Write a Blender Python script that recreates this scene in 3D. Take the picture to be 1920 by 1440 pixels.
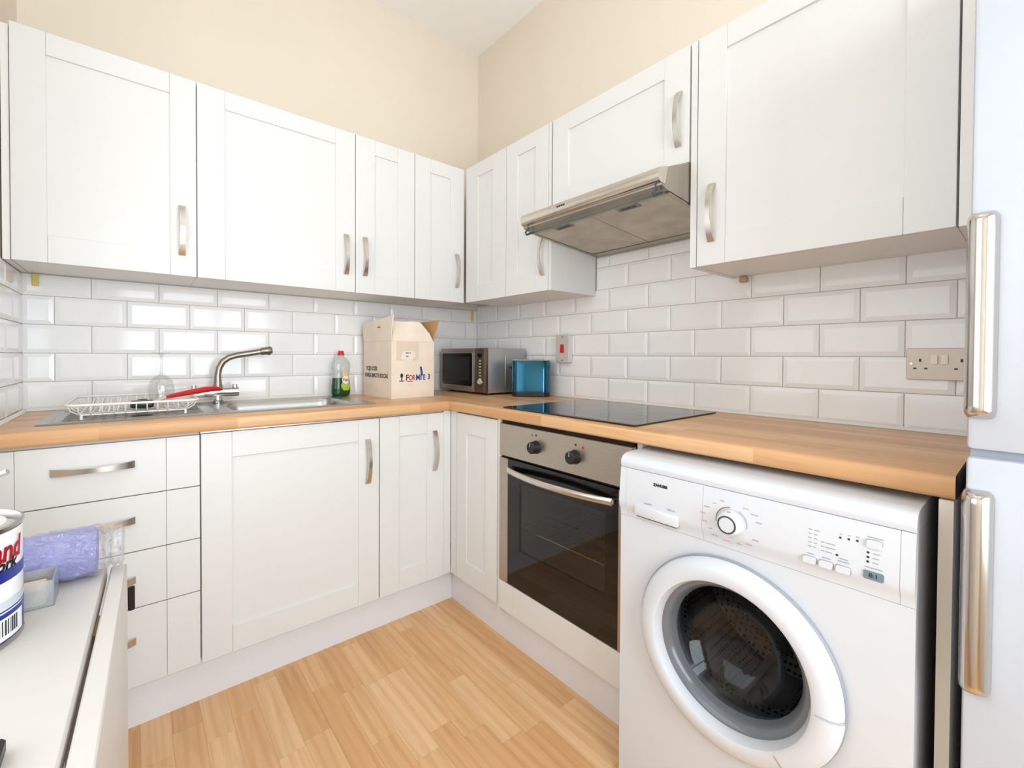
import bpy, bmesh, math, random
from mathutils import Matrix, Vector
random.seed(7)
R = math.radians
for o in list(bpy.data.objects): bpy.data.objects.remove(o)
SC = bpy.context.scene
COL = SC.collection

# ------------------------------------------------------------------ camera
CAM = (-1.6844, -2.2607, 1.1384)
YAW, PITCH, ROLL = 0.6859, -0.0140, 0.0047
FPX, CX, CY = 827.45, 932.0, 679.24
cd = bpy.data.cameras.new('camera'); cam = bpy.data.objects.new('camera', cd); COL.objects.link(cam)
cd.sensor_width = 36.0; cd.sensor_fit = 'HORIZONTAL'; cd.lens = FPX / 1920 * 36
cd.shift_x = (960 - CX) / 1920; cd.shift_y = -(720 - CY) / 1920
cd.clip_start = 0.02
fw = Vector((math.sin(YAW) * math.cos(PITCH), math.cos(YAW) * math.cos(PITCH), math.sin(PITCH)))
rt = Vector((math.cos(YAW), -math.sin(YAW), 0)); up = rt.cross(fw)
rr_, uu_ = rt * math.cos(ROLL) + up * math.sin(ROLL), -rt * math.sin(ROLL) + up * math.cos(ROLL)
m = Matrix((rr_, uu_, -fw)).transposed().to_4x4(); m.translation = CAM
cam.matrix_world = m
SC.camera = cam

# ------------------------------------------------------------------ world, light, exposure
w = bpy.data.worlds.new('world'); SC.world = w; w.use_nodes = True
bg = w.node_tree.nodes['Background']; bg.inputs[0].default_value = (0.80, 0.90, 1.0, 1); bg.inputs[1].default_value = 1.1

def area_light(name, loc, rot, sx, sy, power, color):
    l = bpy.data.lights.new(name, 'AREA'); l.shape = 'RECTANGLE'; l.size = sx; l.size_y = sy
    l.energy = power; l.color = color
    o = bpy.data.objects.new(name, l); COL.objects.link(o); o.location = loc; o.rotation_euler = rot
    return o
# daylight entering through the window behind the camera
area_light('window_daylight', (-1.0, -3.50, 1.45), (R(90), 0, 0), 1.66, 1.96, 65, (0.86, 0.935, 1.0))
area_light('side_window_daylight', (-2.16, -1.50, 1.665), (R(90), 0, R(-90)), 1.36, 1.70, 10.5, (1.0, 0.96, 0.93))
SC.view_settings.view_transform = 'Standard'
SC.view_settings.look = 'None'
SC.view_settings.gamma = 1.0
SC.view_settings.use_curve_mapping = False
SC.view_settings.exposure = 0.10

# ------------------------------------------------------------------ materials
MATS = {}
def srgb(c):
    return tuple(((x / 255) / 12.92 if x / 255 <= .04045 else ((x / 255 + .055) / 1.055) ** 2.4) for x in c)
def mat(name, col, rough=.5, metal=0.0, var=0.0, vscale=8.0, spec=.5, bump=0.0, bscale=60.0, stretch=None, coat=0.0, alpha=1.0):
    """principled material; col is an sRGB 0-255 triple, var a procedural noise variation"""
    if name in MATS: return MATS[name]
    M = bpy.data.materials.new(name); M.use_nodes = True
    nt = M.node_tree; b = nt.nodes['Principled BSDF']; c = srgb(col)
    b.inputs['Roughness'].default_value = rough; b.inputs['Metallic'].default_value = metal
    b.inputs['Specular IOR Level'].default_value = spec; b.inputs['Coat Weight'].default_value = coat
    b.inputs['Base Color'].default_value = (*c, 1)
    tc = nt.nodes.new('ShaderNodeTexCoord'); mp = nt.nodes.new('ShaderNodeMapping')
    nt.links.new(tc.outputs['Object'], mp.inputs['Vector'])
    if stretch: mp.inputs['Scale'].default_value = stretch
    nz = nt.nodes.new('ShaderNodeTexNoise'); nz.inputs['Scale'].default_value = vscale; nz.inputs['Detail'].default_value = 4
    nt.links.new(mp.outputs[0], nz.inputs['Vector'])
    rp = nt.nodes.new('ShaderNodeValToRGB')
    rp.color_ramp.elements[0].position = .3; rp.color_ramp.elements[1].position = .7
    v = max(var, .012)
    rp.color_ramp.elements[0].color = (*[x * (1 - v) for x in c], 1)
    rp.color_ramp.elements[1].color = (*[min(1, x * (1 + v)) for x in c], 1)
    nt.links.new(nz.outputs['Fac'], rp.inputs['Fac']); nt.links.new(rp.outputs[0], b.inputs['Base Color'])
    if bump:
        n2 = nt.nodes.new('ShaderNodeTexNoise'); n2.inputs['Scale'].default_value = bscale; n2.inputs['Detail'].default_value = 3
        nt.links.new(mp.outputs[0], n2.inputs['Vector'])
        bp = nt.nodes.new('ShaderNodeBump'); bp.inputs['Strength'].default_value = bump; bp.inputs['Distance'].default_value = .002
        nt.links.new(n2.outputs['Fac'], bp.inputs['Height']); nt.links.new(bp.outputs[0], b.inputs['Normal'])
    MATS[name] = M
    return M
def glass_mat(name, tint, refl=.06, rough=.02, fres=1.45, white=0.0, crinkle=0.0):
    """thin clear sheet: tinted transparency with a fresnel reflection"""
    if name in MATS: return MATS[name]
    M = bpy.data.materials.new(name); M.use_nodes = True; nt = M.node_tree
    nt.nodes.remove(nt.nodes['Principled BSDF'])
    out = nt.nodes['Material Output']
    t = nt.nodes.new('ShaderNodeBsdfTransparent'); t.inputs[0].default_value = (*tint, 1)
    g = nt.nodes.new('ShaderNodeBsdfGlossy'); g.inputs['Roughness'].default_value = rough
    f = nt.nodes.new('ShaderNodeLayerWeight'); f.inputs['Blend'].default_value = .5
    p5 = nt.nodes.new('ShaderNodeMath'); p5.operation = 'POWER'; p5.inputs[1].default_value = 5.0
    nt.links.new(f.outputs['Facing'], p5.inputs[0])
    a = nt.nodes.new('ShaderNodeMath'); a.operation = 'MULTIPLY_ADD'; a.inputs[1].default_value = .6; a.inputs[2].default_value = refl; a.use_clamp = True
    nt.links.new(p5.outputs[0], a.inputs[0])
    mx = nt.nodes.new('ShaderNodeMixShader'); nt.links.new(a.outputs[0], mx.inputs[0])
    if crinkle:
        tc = nt.nodes.new('ShaderNodeTexCoord'); nz = nt.nodes.new('ShaderNodeTexNoise'); nz.inputs['Scale'].default_value = 45; nz.inputs['Detail'].default_value = 5; nz.inputs['Distortion'].default_value = 1.5
        bp = nt.nodes.new('ShaderNodeBump'); bp.inputs['Strength'].default_value = crinkle; bp.inputs['Distance'].default_value = .02
        nt.links.new(tc.outputs['Object'], nz.inputs['Vector']); nt.links.new(nz.outputs['Fac'], bp.inputs['Height'])
        nt.links.new(bp.outputs[0], g.inputs['Normal']); nt.links.new(bp.outputs[0], f.inputs['Normal'])
    if white:
        d = nt.nodes.new('ShaderNodeBsdfDiffuse'); d.inputs[0].default_value = (.85, .85, .87, 1)
        m2 = nt.nodes.new('ShaderNodeMixShader'); m2.inputs[0].default_value = white
        nt.links.new(t.outputs[0], m2.inputs[1]); nt.links.new(d.outputs[0], m2.inputs[2]); nt.links.new(m2.outputs[0], mx.inputs[1])
    else: nt.links.new(t.outputs[0], mx.inputs[1])
    nt.links.new(g.outputs[0], mx.inputs[2]); nt.links.new(mx.outputs[0], out.inputs[0])
    MATS[name] = M
    return M
def wood_mat(name, cols, axis, rough=.35, grain=1.0, blocks=None, coat=0.0, bands=True):
    """wood-print laminate; axis = length direction; blocks=(length,width) adds printed staves, otherwise tone varies per object"""
    M = bpy.data.materials.new(name); M.use_nodes = True; nt = M.node_tree; b = nt.nodes['Principled BSDF']
    L = nt.links.new; N = nt.nodes.new
    b.inputs['Roughness'].default_value = rough; b.inputs['Coat Weight'].default_value = coat
    tc = N('ShaderNodeTexCoord'); oi = N('ShaderNodeObjectInfo')
    mp = N('ShaderNodeMapping'); L(tc.outputs['Object'], mp.inputs['Vector'])
    if axis == 'y': mp.inputs['Rotation'].default_value = (0, 0, R(90))
    if blocks:
        br = N('ShaderNodeTexBrick'); br.inputs['Scale'].default_value = 1; br.inputs['Mortar Size'].default_value = 0
        br.inputs['Brick Width'].default_value = blocks[0]; br.inputs['Row Height'].default_value = blocks[1]
        br.inputs['Color1'].default_value = (0, 0, 0, 1); br.inputs['Color2'].default_value = (1, 1, 1, 1); br.offset = .37
        L(mp.outputs[0], br.inputs['Vector']); tone = br.outputs['Color']
    else: tone = oi.outputs['Random']
    # shift the grain from stave to stave
    off = N('ShaderNodeVectorMath'); off.operation = 'MULTIPLY_ADD'
    cmb = N('ShaderNodeCombineXYZ')
    for i in range(3): L(tone, cmb.inputs[i])
    L(cmb.outputs[0], off.inputs[0]); off.inputs[1].default_value = (7.3, 11.1, 3.7); L(mp.outputs[0], off.inputs[2])
    sc = N('ShaderNodeMapping'); sc.inputs['Scale'].default_value = (3.0 * grain, 42 * grain, 42 * grain); L(off.outputs[0], sc.inputs['Vector'])
    nz = N('ShaderNodeTexNoise'); nz.inputs['Scale'].default_value = 1.0; nz.inputs['Detail'].default_value = 6; nz.inputs['Distortion'].default_value = 1.2
    L(sc.outputs[0], nz.inputs['Vector'])
    s2 = N('ShaderNodeMapping'); s2.inputs['Scale'].default_value = (1.6, 9, 9); L(off.outputs[0], s2.inputs['Vector'])
    wv = N('ShaderNodeTexWave'); wv.wave_type = 'RINGS'; wv.inputs['Scale'].default_value = 1.1; wv.inputs['Distortion'].default_value = 3.5
    wv.inputs['Detail'].default_value = 2; L(s2.outputs[0], wv.inputs['Vector'])
    r1 = N('ShaderNodeValToRGB'); r1.color_ramp.elements[0].color = (*srgb(cols[0]), 1); r1.color_ramp.elements[1].color = (*srgb(cols[2]), 1)
    e = r1.color_ramp.elements.new(.5); e.color = (*srgb(cols[1]), 1); L(tone, r1.inputs['Fac'])
    m1 = N('ShaderNodeMix'); m1.data_type = 'RGBA'; m1.blend_type = 'MULTIPLY'; m1.inputs[0].default_value = .55
    r2 = N('ShaderNodeValToRGB'); r2.color_ramp.elements[0].position = .35; r2.color_ramp.elements[0].color = (.80, .74, .68, 1)
    r2.color_ramp.elements[1].position = .62; r2.color_ramp.elements[1].color = (1, 1, 1, 1)
    L(nz.outputs['Fac'], r2.inputs['Fac']); L(r1.outputs[0], m1.inputs[6]); L(r2.outputs[0], m1.inputs[7])
    last = m1.outputs[2]
    if bands:
        m2 = N('ShaderNodeMix'); m2.data_type = 'RGBA'; m2.blend_type = 'MULTIPLY'; m2.inputs[0].default_value = .5
        r3 = N('ShaderNodeValToRGB'); r3.color_ramp.elements[0].position = .1; r3.color_ramp.elements[0].color = (.86, .80, .74, 1)
        r3.color_ramp.elements[1].position = .5; r3.color_ramp.elements[1].color = (1, 1, 1, 1)
        L(wv.outputs['Fac'], r3.inputs['Fac']); L(last, m2.inputs[6]); L(r3.outputs[0], m2.inputs[7]); last = m2.outputs[2]
    L(last, b.inputs['Base Color'])
    return M

WHITE_CAB = mat('cabinet_white', (228, 227, 225), .38, var=.01, vscale=3)
CARCASS = mat('melamine_white', (242, 238, 233), .45)
CREAM = mat('cream_wall_paint', (234, 222, 206), .75, var=.015, vscale=2.5, bump=.12, bscale=140)
CEIL = mat('ceiling_paint', (251, 249, 246), .8, var=.01, bump=.1, bscale=120)
TILE = mat('glazed_tile', (249, 247, 246), .08, var=.012, vscale=5, spec=.45, bump=.05, bscale=9)
GROUT = mat('grout', (206, 198, 188), .85, var=.05, vscale=30)
PLINTH = mat('plinth_white', (234, 234, 238), .4)
NICKEL = mat('brushed_nickel', (214, 208, 199), .27, 1.0, var=.05, vscale=40)
STEEL = mat('stainless_steel', (190, 186, 180), .30, 1.0, var=.04, vscale=30, stretch=(1, 20, 1))
STEEL_V = mat('brushed_steel_panel', (186, 176, 164), .36, 1.0, var=.05, vscale=24, stretch=(1, 1, 18))
SINK = mat('sink_steel', (176, 174, 170), .30, 1.0, var=.03, vscale=14)
CHROME = mat('chrome', (214, 214, 214), .08, 1.0)
BLACKGLASS = mat('black_glass', (8, 8, 9), .035, 0, spec=.55)
BLACK = mat('black_plastic', (18, 18, 19), .35)
DARKGREY = mat('dark_grey_plastic', (70, 73, 78), .35)
SHADOWGAP = mat('painted_gap_shade', (22, 19, 17), .8)  # near-black colour that paints the shade of narrow gaps
APPL = mat('appliance_white', (220, 223, 229), .22, spec=.5)
FRIDGE = mat('fridge_white', (204, 209, 219), .25, var=.01, bump=.04, bscale=300)
PLASTIC = mat('white_plastic', (238, 237, 233), .3)
SEAL = mat('sealant_white', (240, 238, 232), .45)
RED = mat('red_plastic', (212, 30, 30), .28)
PRINTGREY = mat('grey_print', (170, 170, 176), .5)
PRINTDARK = mat('dark_print', (46, 46, 48), .5)
PRINTRED = mat('red_print', (205, 60, 45), .5)
PRINTBLUE = mat('blue_print', (32, 82, 165), .5)
CARD = mat('cardboard', (242, 226, 208), .75, var=.04, vscale=12, bump=.05)
CARD_IN = mat('cardboard_inside', (206, 160, 104), .8, var=.05, vscale=14)
YELLOW = mat('yellow_foam', (228, 204, 120), .7, var=.08)
GLUE = mat('beige_glue', (196, 166, 122), .6, var=.1)
TABLE = mat('table_white_paint', (216, 210, 203), .42, var=.02, vscale=5)
CLEAR = glass_mat('window_glass', (.97, .98, .98), .02)
WINEGLASS = glass_mat('drinking_glass', (.93, .94, .94), .14)
OVENGLASS = glass_mat('oven_door_glass', (.72, .70, .68), .05, .03, 1.5)
WASHGLASS = glass_mat('washer_door_glass', (.62, .62, .63), .035, .03, 1.5)
WRAP = glass_mat('plastic_wrap', (.96, .96, .97), .12, .10, 1.45, white=.16, crinkle=.9)
TRAY = glass_mat('clear_tray', (.86, .90, .90), .08, .10, 1.45, white=.25)
BOTTLE = glass_mat('clear_bottle', (.88, .92, .90), .07, .10, 1.45, white=.35)
FLOORWOOD = wood_mat('laminate_floor_plank', [(222, 170, 118), (231, 184, 133), (239, 197, 150)], 'y', .36, .9)
FLOORBASE = wood_mat('laminate_floor_far', [(214, 166, 118), (224, 180, 134), (232, 192, 146)], 'y', .36, .9, blocks=(.36, .075))
WORK_X = wood_mat('worktop_print_x', [(208, 156, 106), (220, 171, 122), (230, 187, 140)], 'x', .33, 1.0, blocks=(.34, .042), bands=False)
WORK_Y = wood_mat('worktop_print_y', [(208, 156, 106), (220, 171, 122), (230, 187, 140)], 'y', .33, 1.0, blocks=(.34, .042), bands=False)

# ------------------------------------------------------------------ mesh helpers
def P_back(plane):  return lambda u, v, w: (u, plane - w, v)          # face looking to -y, u = x
def P_right(plane): return lambda u, v, w: (plane - w, -u, v)         # face looking to -x, u = -y
def P_id(): return lambda x, y, z: (x, y, z)

class MB:
    def __init__(s, f=None): s.v = []; s.fc = []; s.f = f or P_id()
    def add(s, vs, fs):
        n = len(s.v); s.v += [s.f(*p) for p in vs]; s.fc += [tuple(i + n for i in q) for q in fs]; return s
    def box(s, x0, x1, y0, y1, z0, z1, b=0.0):
        x0, x1 = min(x0, x1), max(x0, x1); y0, y1 = min(y0, y1), max(y0, y1); z0, z1 = min(z0, z1), max(z0, z1)
        if not b:
            vs = [(x0,y0,z0),(x1,y0,z0),(x1,y1,z0),(x0,y1,z0),(x0,y0,z1),(x1,y0,z1),(x1,y1,z1),(x0,y1,z1)]
            return s.add(vs, [(0,3,2,1),(4,5,6,7),(0,1,5,4),(1,2,6,5),(2,3,7,6),(3,0,4,7)])
        bm = bmesh.new(); bmesh.ops.create_cube(bm, size=1)
        for q in bm.verts: q.co = ((x0 + x1) / 2 + q.co.x * (x1 - x0), (y0 + y1) / 2 + q.co.y * (y1 - y0), (z0 + z1) / 2 + q.co.z * (z1 - z0))
        bmesh.ops.bevel(bm, geom=bm.edges[:], offset=b, segments=2 if b > .003 else 1, affect='EDGES', profile=.5)
        bm.verts.index_update(); s.add([tuple(q.co) for q in bm.verts], [tuple(q.index for q in f.verts) for f in bm.faces]); bm.free(); return s
    def tube(s, pts, r, n=8, closed=False, cap=True):
        pts = [Vector(p) for p in pts]; k = len(pts); rs = r if isinstance(r, (list, tuple)) else [r] * k
        vs = []; fs = []; prev = None
        for i, p in enumerate(pts):
            a = pts[i - 1] if (i or closed) else p; b = pts[(i + 1) % k] if (i < k - 1 or closed) else p
            t = (b - a).normalized()
            if prev is None:
                h = Vector((0, 0, 1)) if abs(t.z) < .9 else Vector((1, 0, 0)); x = t.cross(h).normalized()
            else: x = (prev - t * prev.dot(t)).normalized()
            prev = x; y = t.cross(x)
            for j in range(n):
                an = 2 * math.pi * j / n; vs.append(tuple(p + (x * math.cos(an) + y * math.sin(an)) * rs[i]))
        for i in range(k if closed else k - 1):
            for j in range(n):
                a, b2 = i * n + j, i * n + (j + 1) % n; c, d = ((i + 1) % k) * n + (j + 1) % n, ((i + 1) % k) * n + j
                fs.append((a, b2, c, d))
        if cap and not closed: fs += [tuple(range(n))[::-1], tuple((k - 1) * n + j for j in range(n))]
        return s.add(vs, fs)
    def lathe(s, prof, c=(0, 0, 0), n=32, sx=1, sy=1, a0=0, a1=360):
        """profile of (r,z) turned about z through c"""
        full = abs(a1 - a0) >= 360; m = n if full else n + 1; vs = []; fs = []
        for r, z in prof:
            for j in range(m):
                a = R(a0 + (a1 - a0) * j / n); vs.append((c[0] + r * math.cos(a) * sx, c[1] + r * math.sin(a) * sy, c[2] + z))
        for i in range(len(prof) - 1):
            for j in range(n):
                k2 = (j + 1) % m; fs.append((i * m + j, i * m + k2, (i + 1) * m + k2, (i + 1) * m + j))
        return s.add(vs, fs)
    def prism(s, poly, a0, a1, order='uvw'):
        """closed polygon of 2-D points extruded from a0 to a1; order says which axes: poly fills the first two letters"""
        n = len(poly); vs = []
        for a in (a0, a1):
            for p in poly:
                d = {order[0]: p[0], order[1]: p[1], order[2]: a}; vs.append((d['u'], d['v'], d['w']))
        fs = [tuple(range(n)), tuple(range(2 * n - 1, n - 1, -1))] + [(i, i + n, (i + 1) % n + n, (i + 1) % n) for i in range(n)]
        return s.add(vs, fs)
    def mesh(s, name, smooth=False, auto=None):
        me = bpy.data.meshes.new(name); me.from_pydata(s.v, [], s.fc); me.update()
        bm = bmesh.new(); bm.from_mesh(me); bmesh.ops.recalc_face_normals(bm, faces=bm.faces); bm.to_mesh(me); bm.free()
        if smooth or auto:
            for p in me.polygons: p.use_smooth = True
            me.set_sharp_from_angle(angle=R(auto or 40))
        return me
    def build(s, name, m, parent=None, auto=None, local=False, kind=None, origin=None):
        """one mesh object; vertices are world coordinates unless local"""
        if parent is not None and not local:
            b = root(parent).location; s.v = [(x - b.x, y - b.y, z - b.z) for x, y, z in s.v]
        if origin is not None: s.v = [(x - origin[0], y - origin[1], z - origin[2]) for x, y, z in s.v]
        o = bpy.data.objects.new(name, s.mesh(name, auto=auto)); COL.objects.link(o)
        o.data.materials.append(m)
        if parent is not None: o.parent = parent
        if origin is not None: o.location = origin
        if kind: o['kind'] = kind
        return o
def root(o):
    while o.parent: o = o.parent
    return o
def thing(name, label, cat, loc=(0, 0, 0), rotz=0, group=None):
    o = bpy.data.objects.new(name, None); COL.objects.link(o); o.location = loc; o.rotation_euler = (0, 0, rotz)
    o.empty_display_size = .05; o['label'] = label; o['category'] = cat
    if group: o['group'] = group
    return o
def tag(o, label, cat, group=None):
    o['label'] = label; o['category'] = cat
    if group: o['group'] = group
    return o
ROT = {'back': (R(90), 0, 0), 'right': (R(90), 0, R(-90)), 'left': (R(90), 0, R(90)), 'up': (0, 0, 0)}
def place(name, me, m, parent, loc, rot, local=False):
    o = bpy.data.objects.new(name, me); COL.objects.link(o)
    if not me.materials: me.materials.append(m)
    o.parent = parent
    b = Vector((0, 0, 0)) if (local or parent is None) else root(parent).location
    o.location = Vector(loc) - b; o.rotation_euler = ROT[rot] if isinstance(rot, str) else rot
    return o
def text_mesh(s, size, thick=.0003, bold=0.0, spacing=1.0, shear=0.0, xs=1.0):
    c = bpy.data.curves.new('lettering', 'FONT'); c.body = s; c.size = size; c.extrude = thick; c.offset = bold
    c.space_character = spacing; c.shear = shear; c.align_x = 'CENTER'; c.align_y = 'CENTER'; c.resolution_u = 3
    o = bpy.data.objects.new('lettering', c); COL.objects.link(o)
    me = bpy.data.meshes.new_from_object(o); bpy.data.objects.remove(o); bpy.data.curves.remove(c)
    if xs != 1.0:
        for q in me.vertices: q.co.x *= xs
    me.name = 'lettering'
    return me
def rrect(x0, x1, y0, y1, r, n=5):
    pts = []
    for cx, cy, a in ((x1 - r, y1 - r, 0), (x0 + r, y1 - r, 90), (x0 + r, y0 + r, 180), (x1 - r, y0 + r, 270)):
        for i in range(n + 1):
            t = R(a + 90 * i / n); pts.append((cx + r * math.cos(t), cy + r * math.sin(t)))
    return pts

# ------------------------------------------------------------------ the room
WL, CE, FY = -1.995, 3.035, -3.30      # left wall x, ceiling z, window wall y
def struct(name, mb, m, origin=None):
    o = mb.build(name, m, origin=origin); o['kind'] = 'structure'; return o
floor = struct('floor', MB().box(WL - .1, .1, FY - .1, .1, -.1, -.004), FLOORBASE)
ceiling = struct('ceiling', MB().box(WL - .1, .1, FY - .1, .1, CE, CE + .1), CEIL)
wall_back = struct('wall_back', MB().box(WL - .1, .1, .004, .104, -.1, CE + .1), CREAM)
wall_right = struct('wall_right', MB().box(.004, .104, FY - .1, .004, -.1, CE + .1), CREAM)
S0, S1, SZ0_, SZ1_ = -2.20, -.80, .79, 2.54     # side window in the left wall, over the table, out of frame
mb = MB()
mb.box(WL - .104, WL - .004, S1, .004, -.1, CE + .1); mb.box(WL - .104, WL - .004, FY - .1, S0, -.1, CE + .1)
mb.box(WL - .104, WL - .004, S0, S1, -.1, SZ0_); mb.box(WL - .104, WL - .004, S0, S1, SZ1_, CE + .1)
wall_left = struct('wall_left', mb, CREAM)
mb = MB(); t = .05
mb.box(WL - .09, WL - .03, S0, S0 + t, SZ0_, SZ1_); mb.box(WL - .09, WL - .03, S1 - t, S1, SZ0_, SZ1_)
mb.box(WL - .09, WL - .03, S0 + t, S1 - t, SZ0_, SZ0_ + t); mb.box(WL - .09, WL - .03, S0 + t, S1 - t, SZ1_ - t, SZ1_)
win2 = struct('window_2', mb, PLASTIC)
MB().box(WL - .062, WL - .058, S0 + t, S1 - t, SZ0_ + t, SZ1_ - t).build('pane', CLEAR, win2)
# window wall behind the camera, with an opening
WX0, WX1, WZ0, WZ1 = -1.85, -.15, .45, 2.45
mb = MB()
mb.box(WL - .1, WX0, FY - .12, FY, -.1, CE + .1); mb.box(WX1, .1, FY - .12, FY, -.1, CE + .1)
mb.box(WX0, WX1, FY - .12, FY, -.1, WZ0); mb.box(WX0, WX1, FY - .12, FY, WZ1, CE + .1)
wall_front = struct('wall_front', mb, CREAM)
mb = MB(); t = .05
mb.box(WX0, WX0 + t, FY - .10, FY - .04, WZ0, WZ1); mb.box(WX1 - t, WX1, FY - .10, FY - .04, WZ0, WZ1)
mb.box(WX0 + t, WX1 - t, FY - .10, FY - .04, WZ0, WZ0 + t); mb.box(WX0 + t, WX1 - t, FY - .10, FY - .04, WZ1 - t, WZ1)
mb.box((WX0 + WX1) / 2 - .03, (WX0 + WX1) / 2 + .03, FY - .10, FY - .04, WZ0 + t, WZ1 - t)
mb.box(WX0 + t, WX1 - t, FY - .095, FY - .045, 1.63, 1.68)
win = struct('window_1', mb, PLASTIC)
for x0, x1 in ((WX0 + t, -1.03), (-.97, WX1 - t)):
    for z0, z1 in ((WZ0 + t, 1.63), (1.68, WZ1 - t)):
        MB().box(x0, x1, FY - .072, FY - .068, z0, z1).build('pane', CLEAR, win)

# --- floor planks
PW, PLEN = .075, .36
xs = -1.98; row = 0
while xs < -.44:
    y = -.47 + random.uniform(0, .3)
    while y > -2.75:
        ln = PLEN * random.choice((.7, .85, 1.0, 1.0, 1.15)); y1 = min(y, -.45); y0 = max(y - ln, -2.80)
        if y1 - y0 > .03 and xs + PW < -.40:
            MB().box(xs + .0002, xs + PW - .0002, y0 + .0002, y1 - .0002, -.004, 0).build('plank', FLOORWOOD, floor, origin=((xs + PW / 2), (y0 + y1) / 2, 0))
        y -= ln
    xs += PW; row += 1

# --- wall tiles
TP, TQ, TZ0, GAP = .2025, .1028, .936, .0026
tile_cache = {}
def tile_mesh(wd, ht):
    key = (round(wd, 4), round(ht, 4))
    if key not in tile_cache:
        a, b = wd / 2, ht / 2; e = .0135; f = .0045
        e1, e2 = min(e, a * .6), min(e, b * .6)
        vs = [(-a,-b,0),(a,-b,0),(a,b,0),(-a,b,0),(-a,-b,f),(a,-b,f),(a,b,f),(-a,b,f),
              (-a+e1,-b+e2,.008),(a-e1,-b+e2,.008),(a-e1,b-e2,.008),(-a+e1,b-e2,.008)]
        fs = [(0,1,5,4),(1,2,6,5),(2,3,7,6),(3,0,4,7),(4,5,9,8),(5,6,10,9),(6,7,11,10),(7,4,8,11),(8,9,10,11)]
        tile_cache[key] = MB().add(vs, fs).mesh('tile')
    return tile_cache[key]
def tile_row(wall, rot, u0, u1, v0, v1, first, sign=1):
    """one course from u0 to u1; joints at first + k*TP"""
    js = [u0]; j = first - math.ceil((first - u0) / TP) * TP
    while j < u1 - .012:
        if j > u0 + .012: js.append(j)
        j += TP
    js.append(u1)
    for a, b in zip(js[:-1], js[1:]):
        me = tile_mesh(b - a - GAP, v1 - v0 - GAP); uc, vc = (a + b) / 2, (v0 + v1) / 2
        loc = {'back': (uc, .004, vc), 'right': (.004, -uc, vc), 'left': (WL - .004, uc, vc)}[rot]
        o = place('tile', me, TILE, wall, loc, rot)
        o.rotation_euler.x += random.uniform(-.004, .004); o.rotation_euler.z += random.uniform(-.004, .004)
ZB = 1.424
for n in range(5):
    v0 = TZ0 + n * TQ; v1 = v0 + TQ if n < 4 else ZB - .001
    tile_row(wall_back, 'back', WL, 0, v0, v1, -(.193 if n % 2 == 0 else .0902))
    tile_row(wall_right, 'right', 0, 2.80, v0, TZ0 + (n + 1) * TQ, TP if n % 2 == 0 else TP / 2)
    tile_row(wall_left, 'left', -.62, 0, v0, v1, -(.07 if n % 2 == 0 else .17))
for n in (5, 6):
    tile_row(wall_right, 'right', .941, 1.548, TZ0 + n * TQ, min(TZ0 + (n + 1) * TQ, 1.60), TP if n % 2 == 0 else TP / 2)
for nm, wl, args in (('grout', wall_back, (WL, 0, .0022, .006, .90, 1.43)), ('grout', wall_left, (WL - .006, WL - .0022, -.62, 0, .90, 1.43))):
    MB().box(*args).build(nm, GROUT, wl)
MB().box(.0022, .006, -2.80, 0, .90, 1.61).build('grout', GROUT, wall_right)
# sealant beads along the worktop
struct('trim_1', MB().prism([(-.004, .935), (-.012, .935), (-.004, .943)], WL + .002, -.002, 'vwu') if False else
       MB().add([(WL + .01, -.0045, .9355), (WL + .01, -.013, .9355), (WL + .01, -.0045, .944), (-.006, -.0045, .9355), (-.006, -.013, .9355), (-.006, -.0045, .944)],
                [(0, 1, 2), (3, 5, 4), (0, 3, 4, 1), (1, 4, 5, 2), (2, 5, 3, 0)]), SEAL)
struct('trim_2', MB().add([(-.0045, -.014, .9355), (-.013, -.014, .9355), (-.0045, -.014, .944), (-.0045, -2.17, .9355), (-.013, -2.17, .9355), (-.0045, -2.17, .944)],
                [(0, 1, 2), (3, 5, 4), (0, 3, 4, 1), (1, 4, 5, 2), (2, 5, 3, 0)]), SEAL)
struct('trim_3', MB().add([(WL + .0045, -.014, .9355), (WL + .013, -.014, .9355), (WL + .0045, -.014, .944), (WL + .0045, -.60, .9355), (WL + .013, -.60, .9355), (WL + .0045, -.60, .944)],
                [(0, 1, 2), (3, 5, 4), (0, 3, 4, 1), (1, 4, 5, 2), (2, 5, 3, 0)]), SEAL)
# plinths
PLY, PLX = -.529, -.521
struct('baseboard_back', MB().box(WL + .001, PLX - .017, PLY, PLY + .016, 0, .142), PLINTH)
struct('baseboard_right', MB().box(PLX - .016, PLX, -1.548, PLY + .016, 0, .142), PLINTH)

# ------------------------------------------------------------------ handles and doors
def handle_mesh(L=.178, out=.030):
    n = 16; vs = []; fs = []
    for i in range(n + 1):
        t = i / n; z = (t - .5) * L
        prof = math.sin(math.pi * t); w_ = out * (prof ** .75) * .92 + .0035
        if t < .06 or t > .94: w_ = .0035 + out * .18 * min(t, 1 - t) / .06
        hw = .0068 + .0035 * abs(2 * t - 1) ** 1.6
        for du, dw in ((-hw, -.0028), (hw, -.0028), (hw, .0028), (-hw, .0028)): vs.append((du, z, max(w_ + dw, .0003)))
    for i in range(n):
        for j in range(4): fs.append((i * 4 + j, i * 4 + (j + 1) % 4, (i + 1) * 4 + (j + 1) % 4, (i + 1) * 4 + j))
    fs += [(3, 2, 1, 0), tuple(n * 4 + j for j in range(4))]
    return MB().add(vs, fs).mesh('handle', auto=35)
HANDLE = handle_mesh()
def put_handle(parent, run, plane, u, v, horizontal=False):
    loc = (u, plane, v) if run == 'back' else (plane, -u, v)
    o = place('handle', HANDLE, NICKEL, parent, loc, run)
    if horizontal: o.rotation_euler = (R(90), R(90), 0)
    return o
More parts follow.
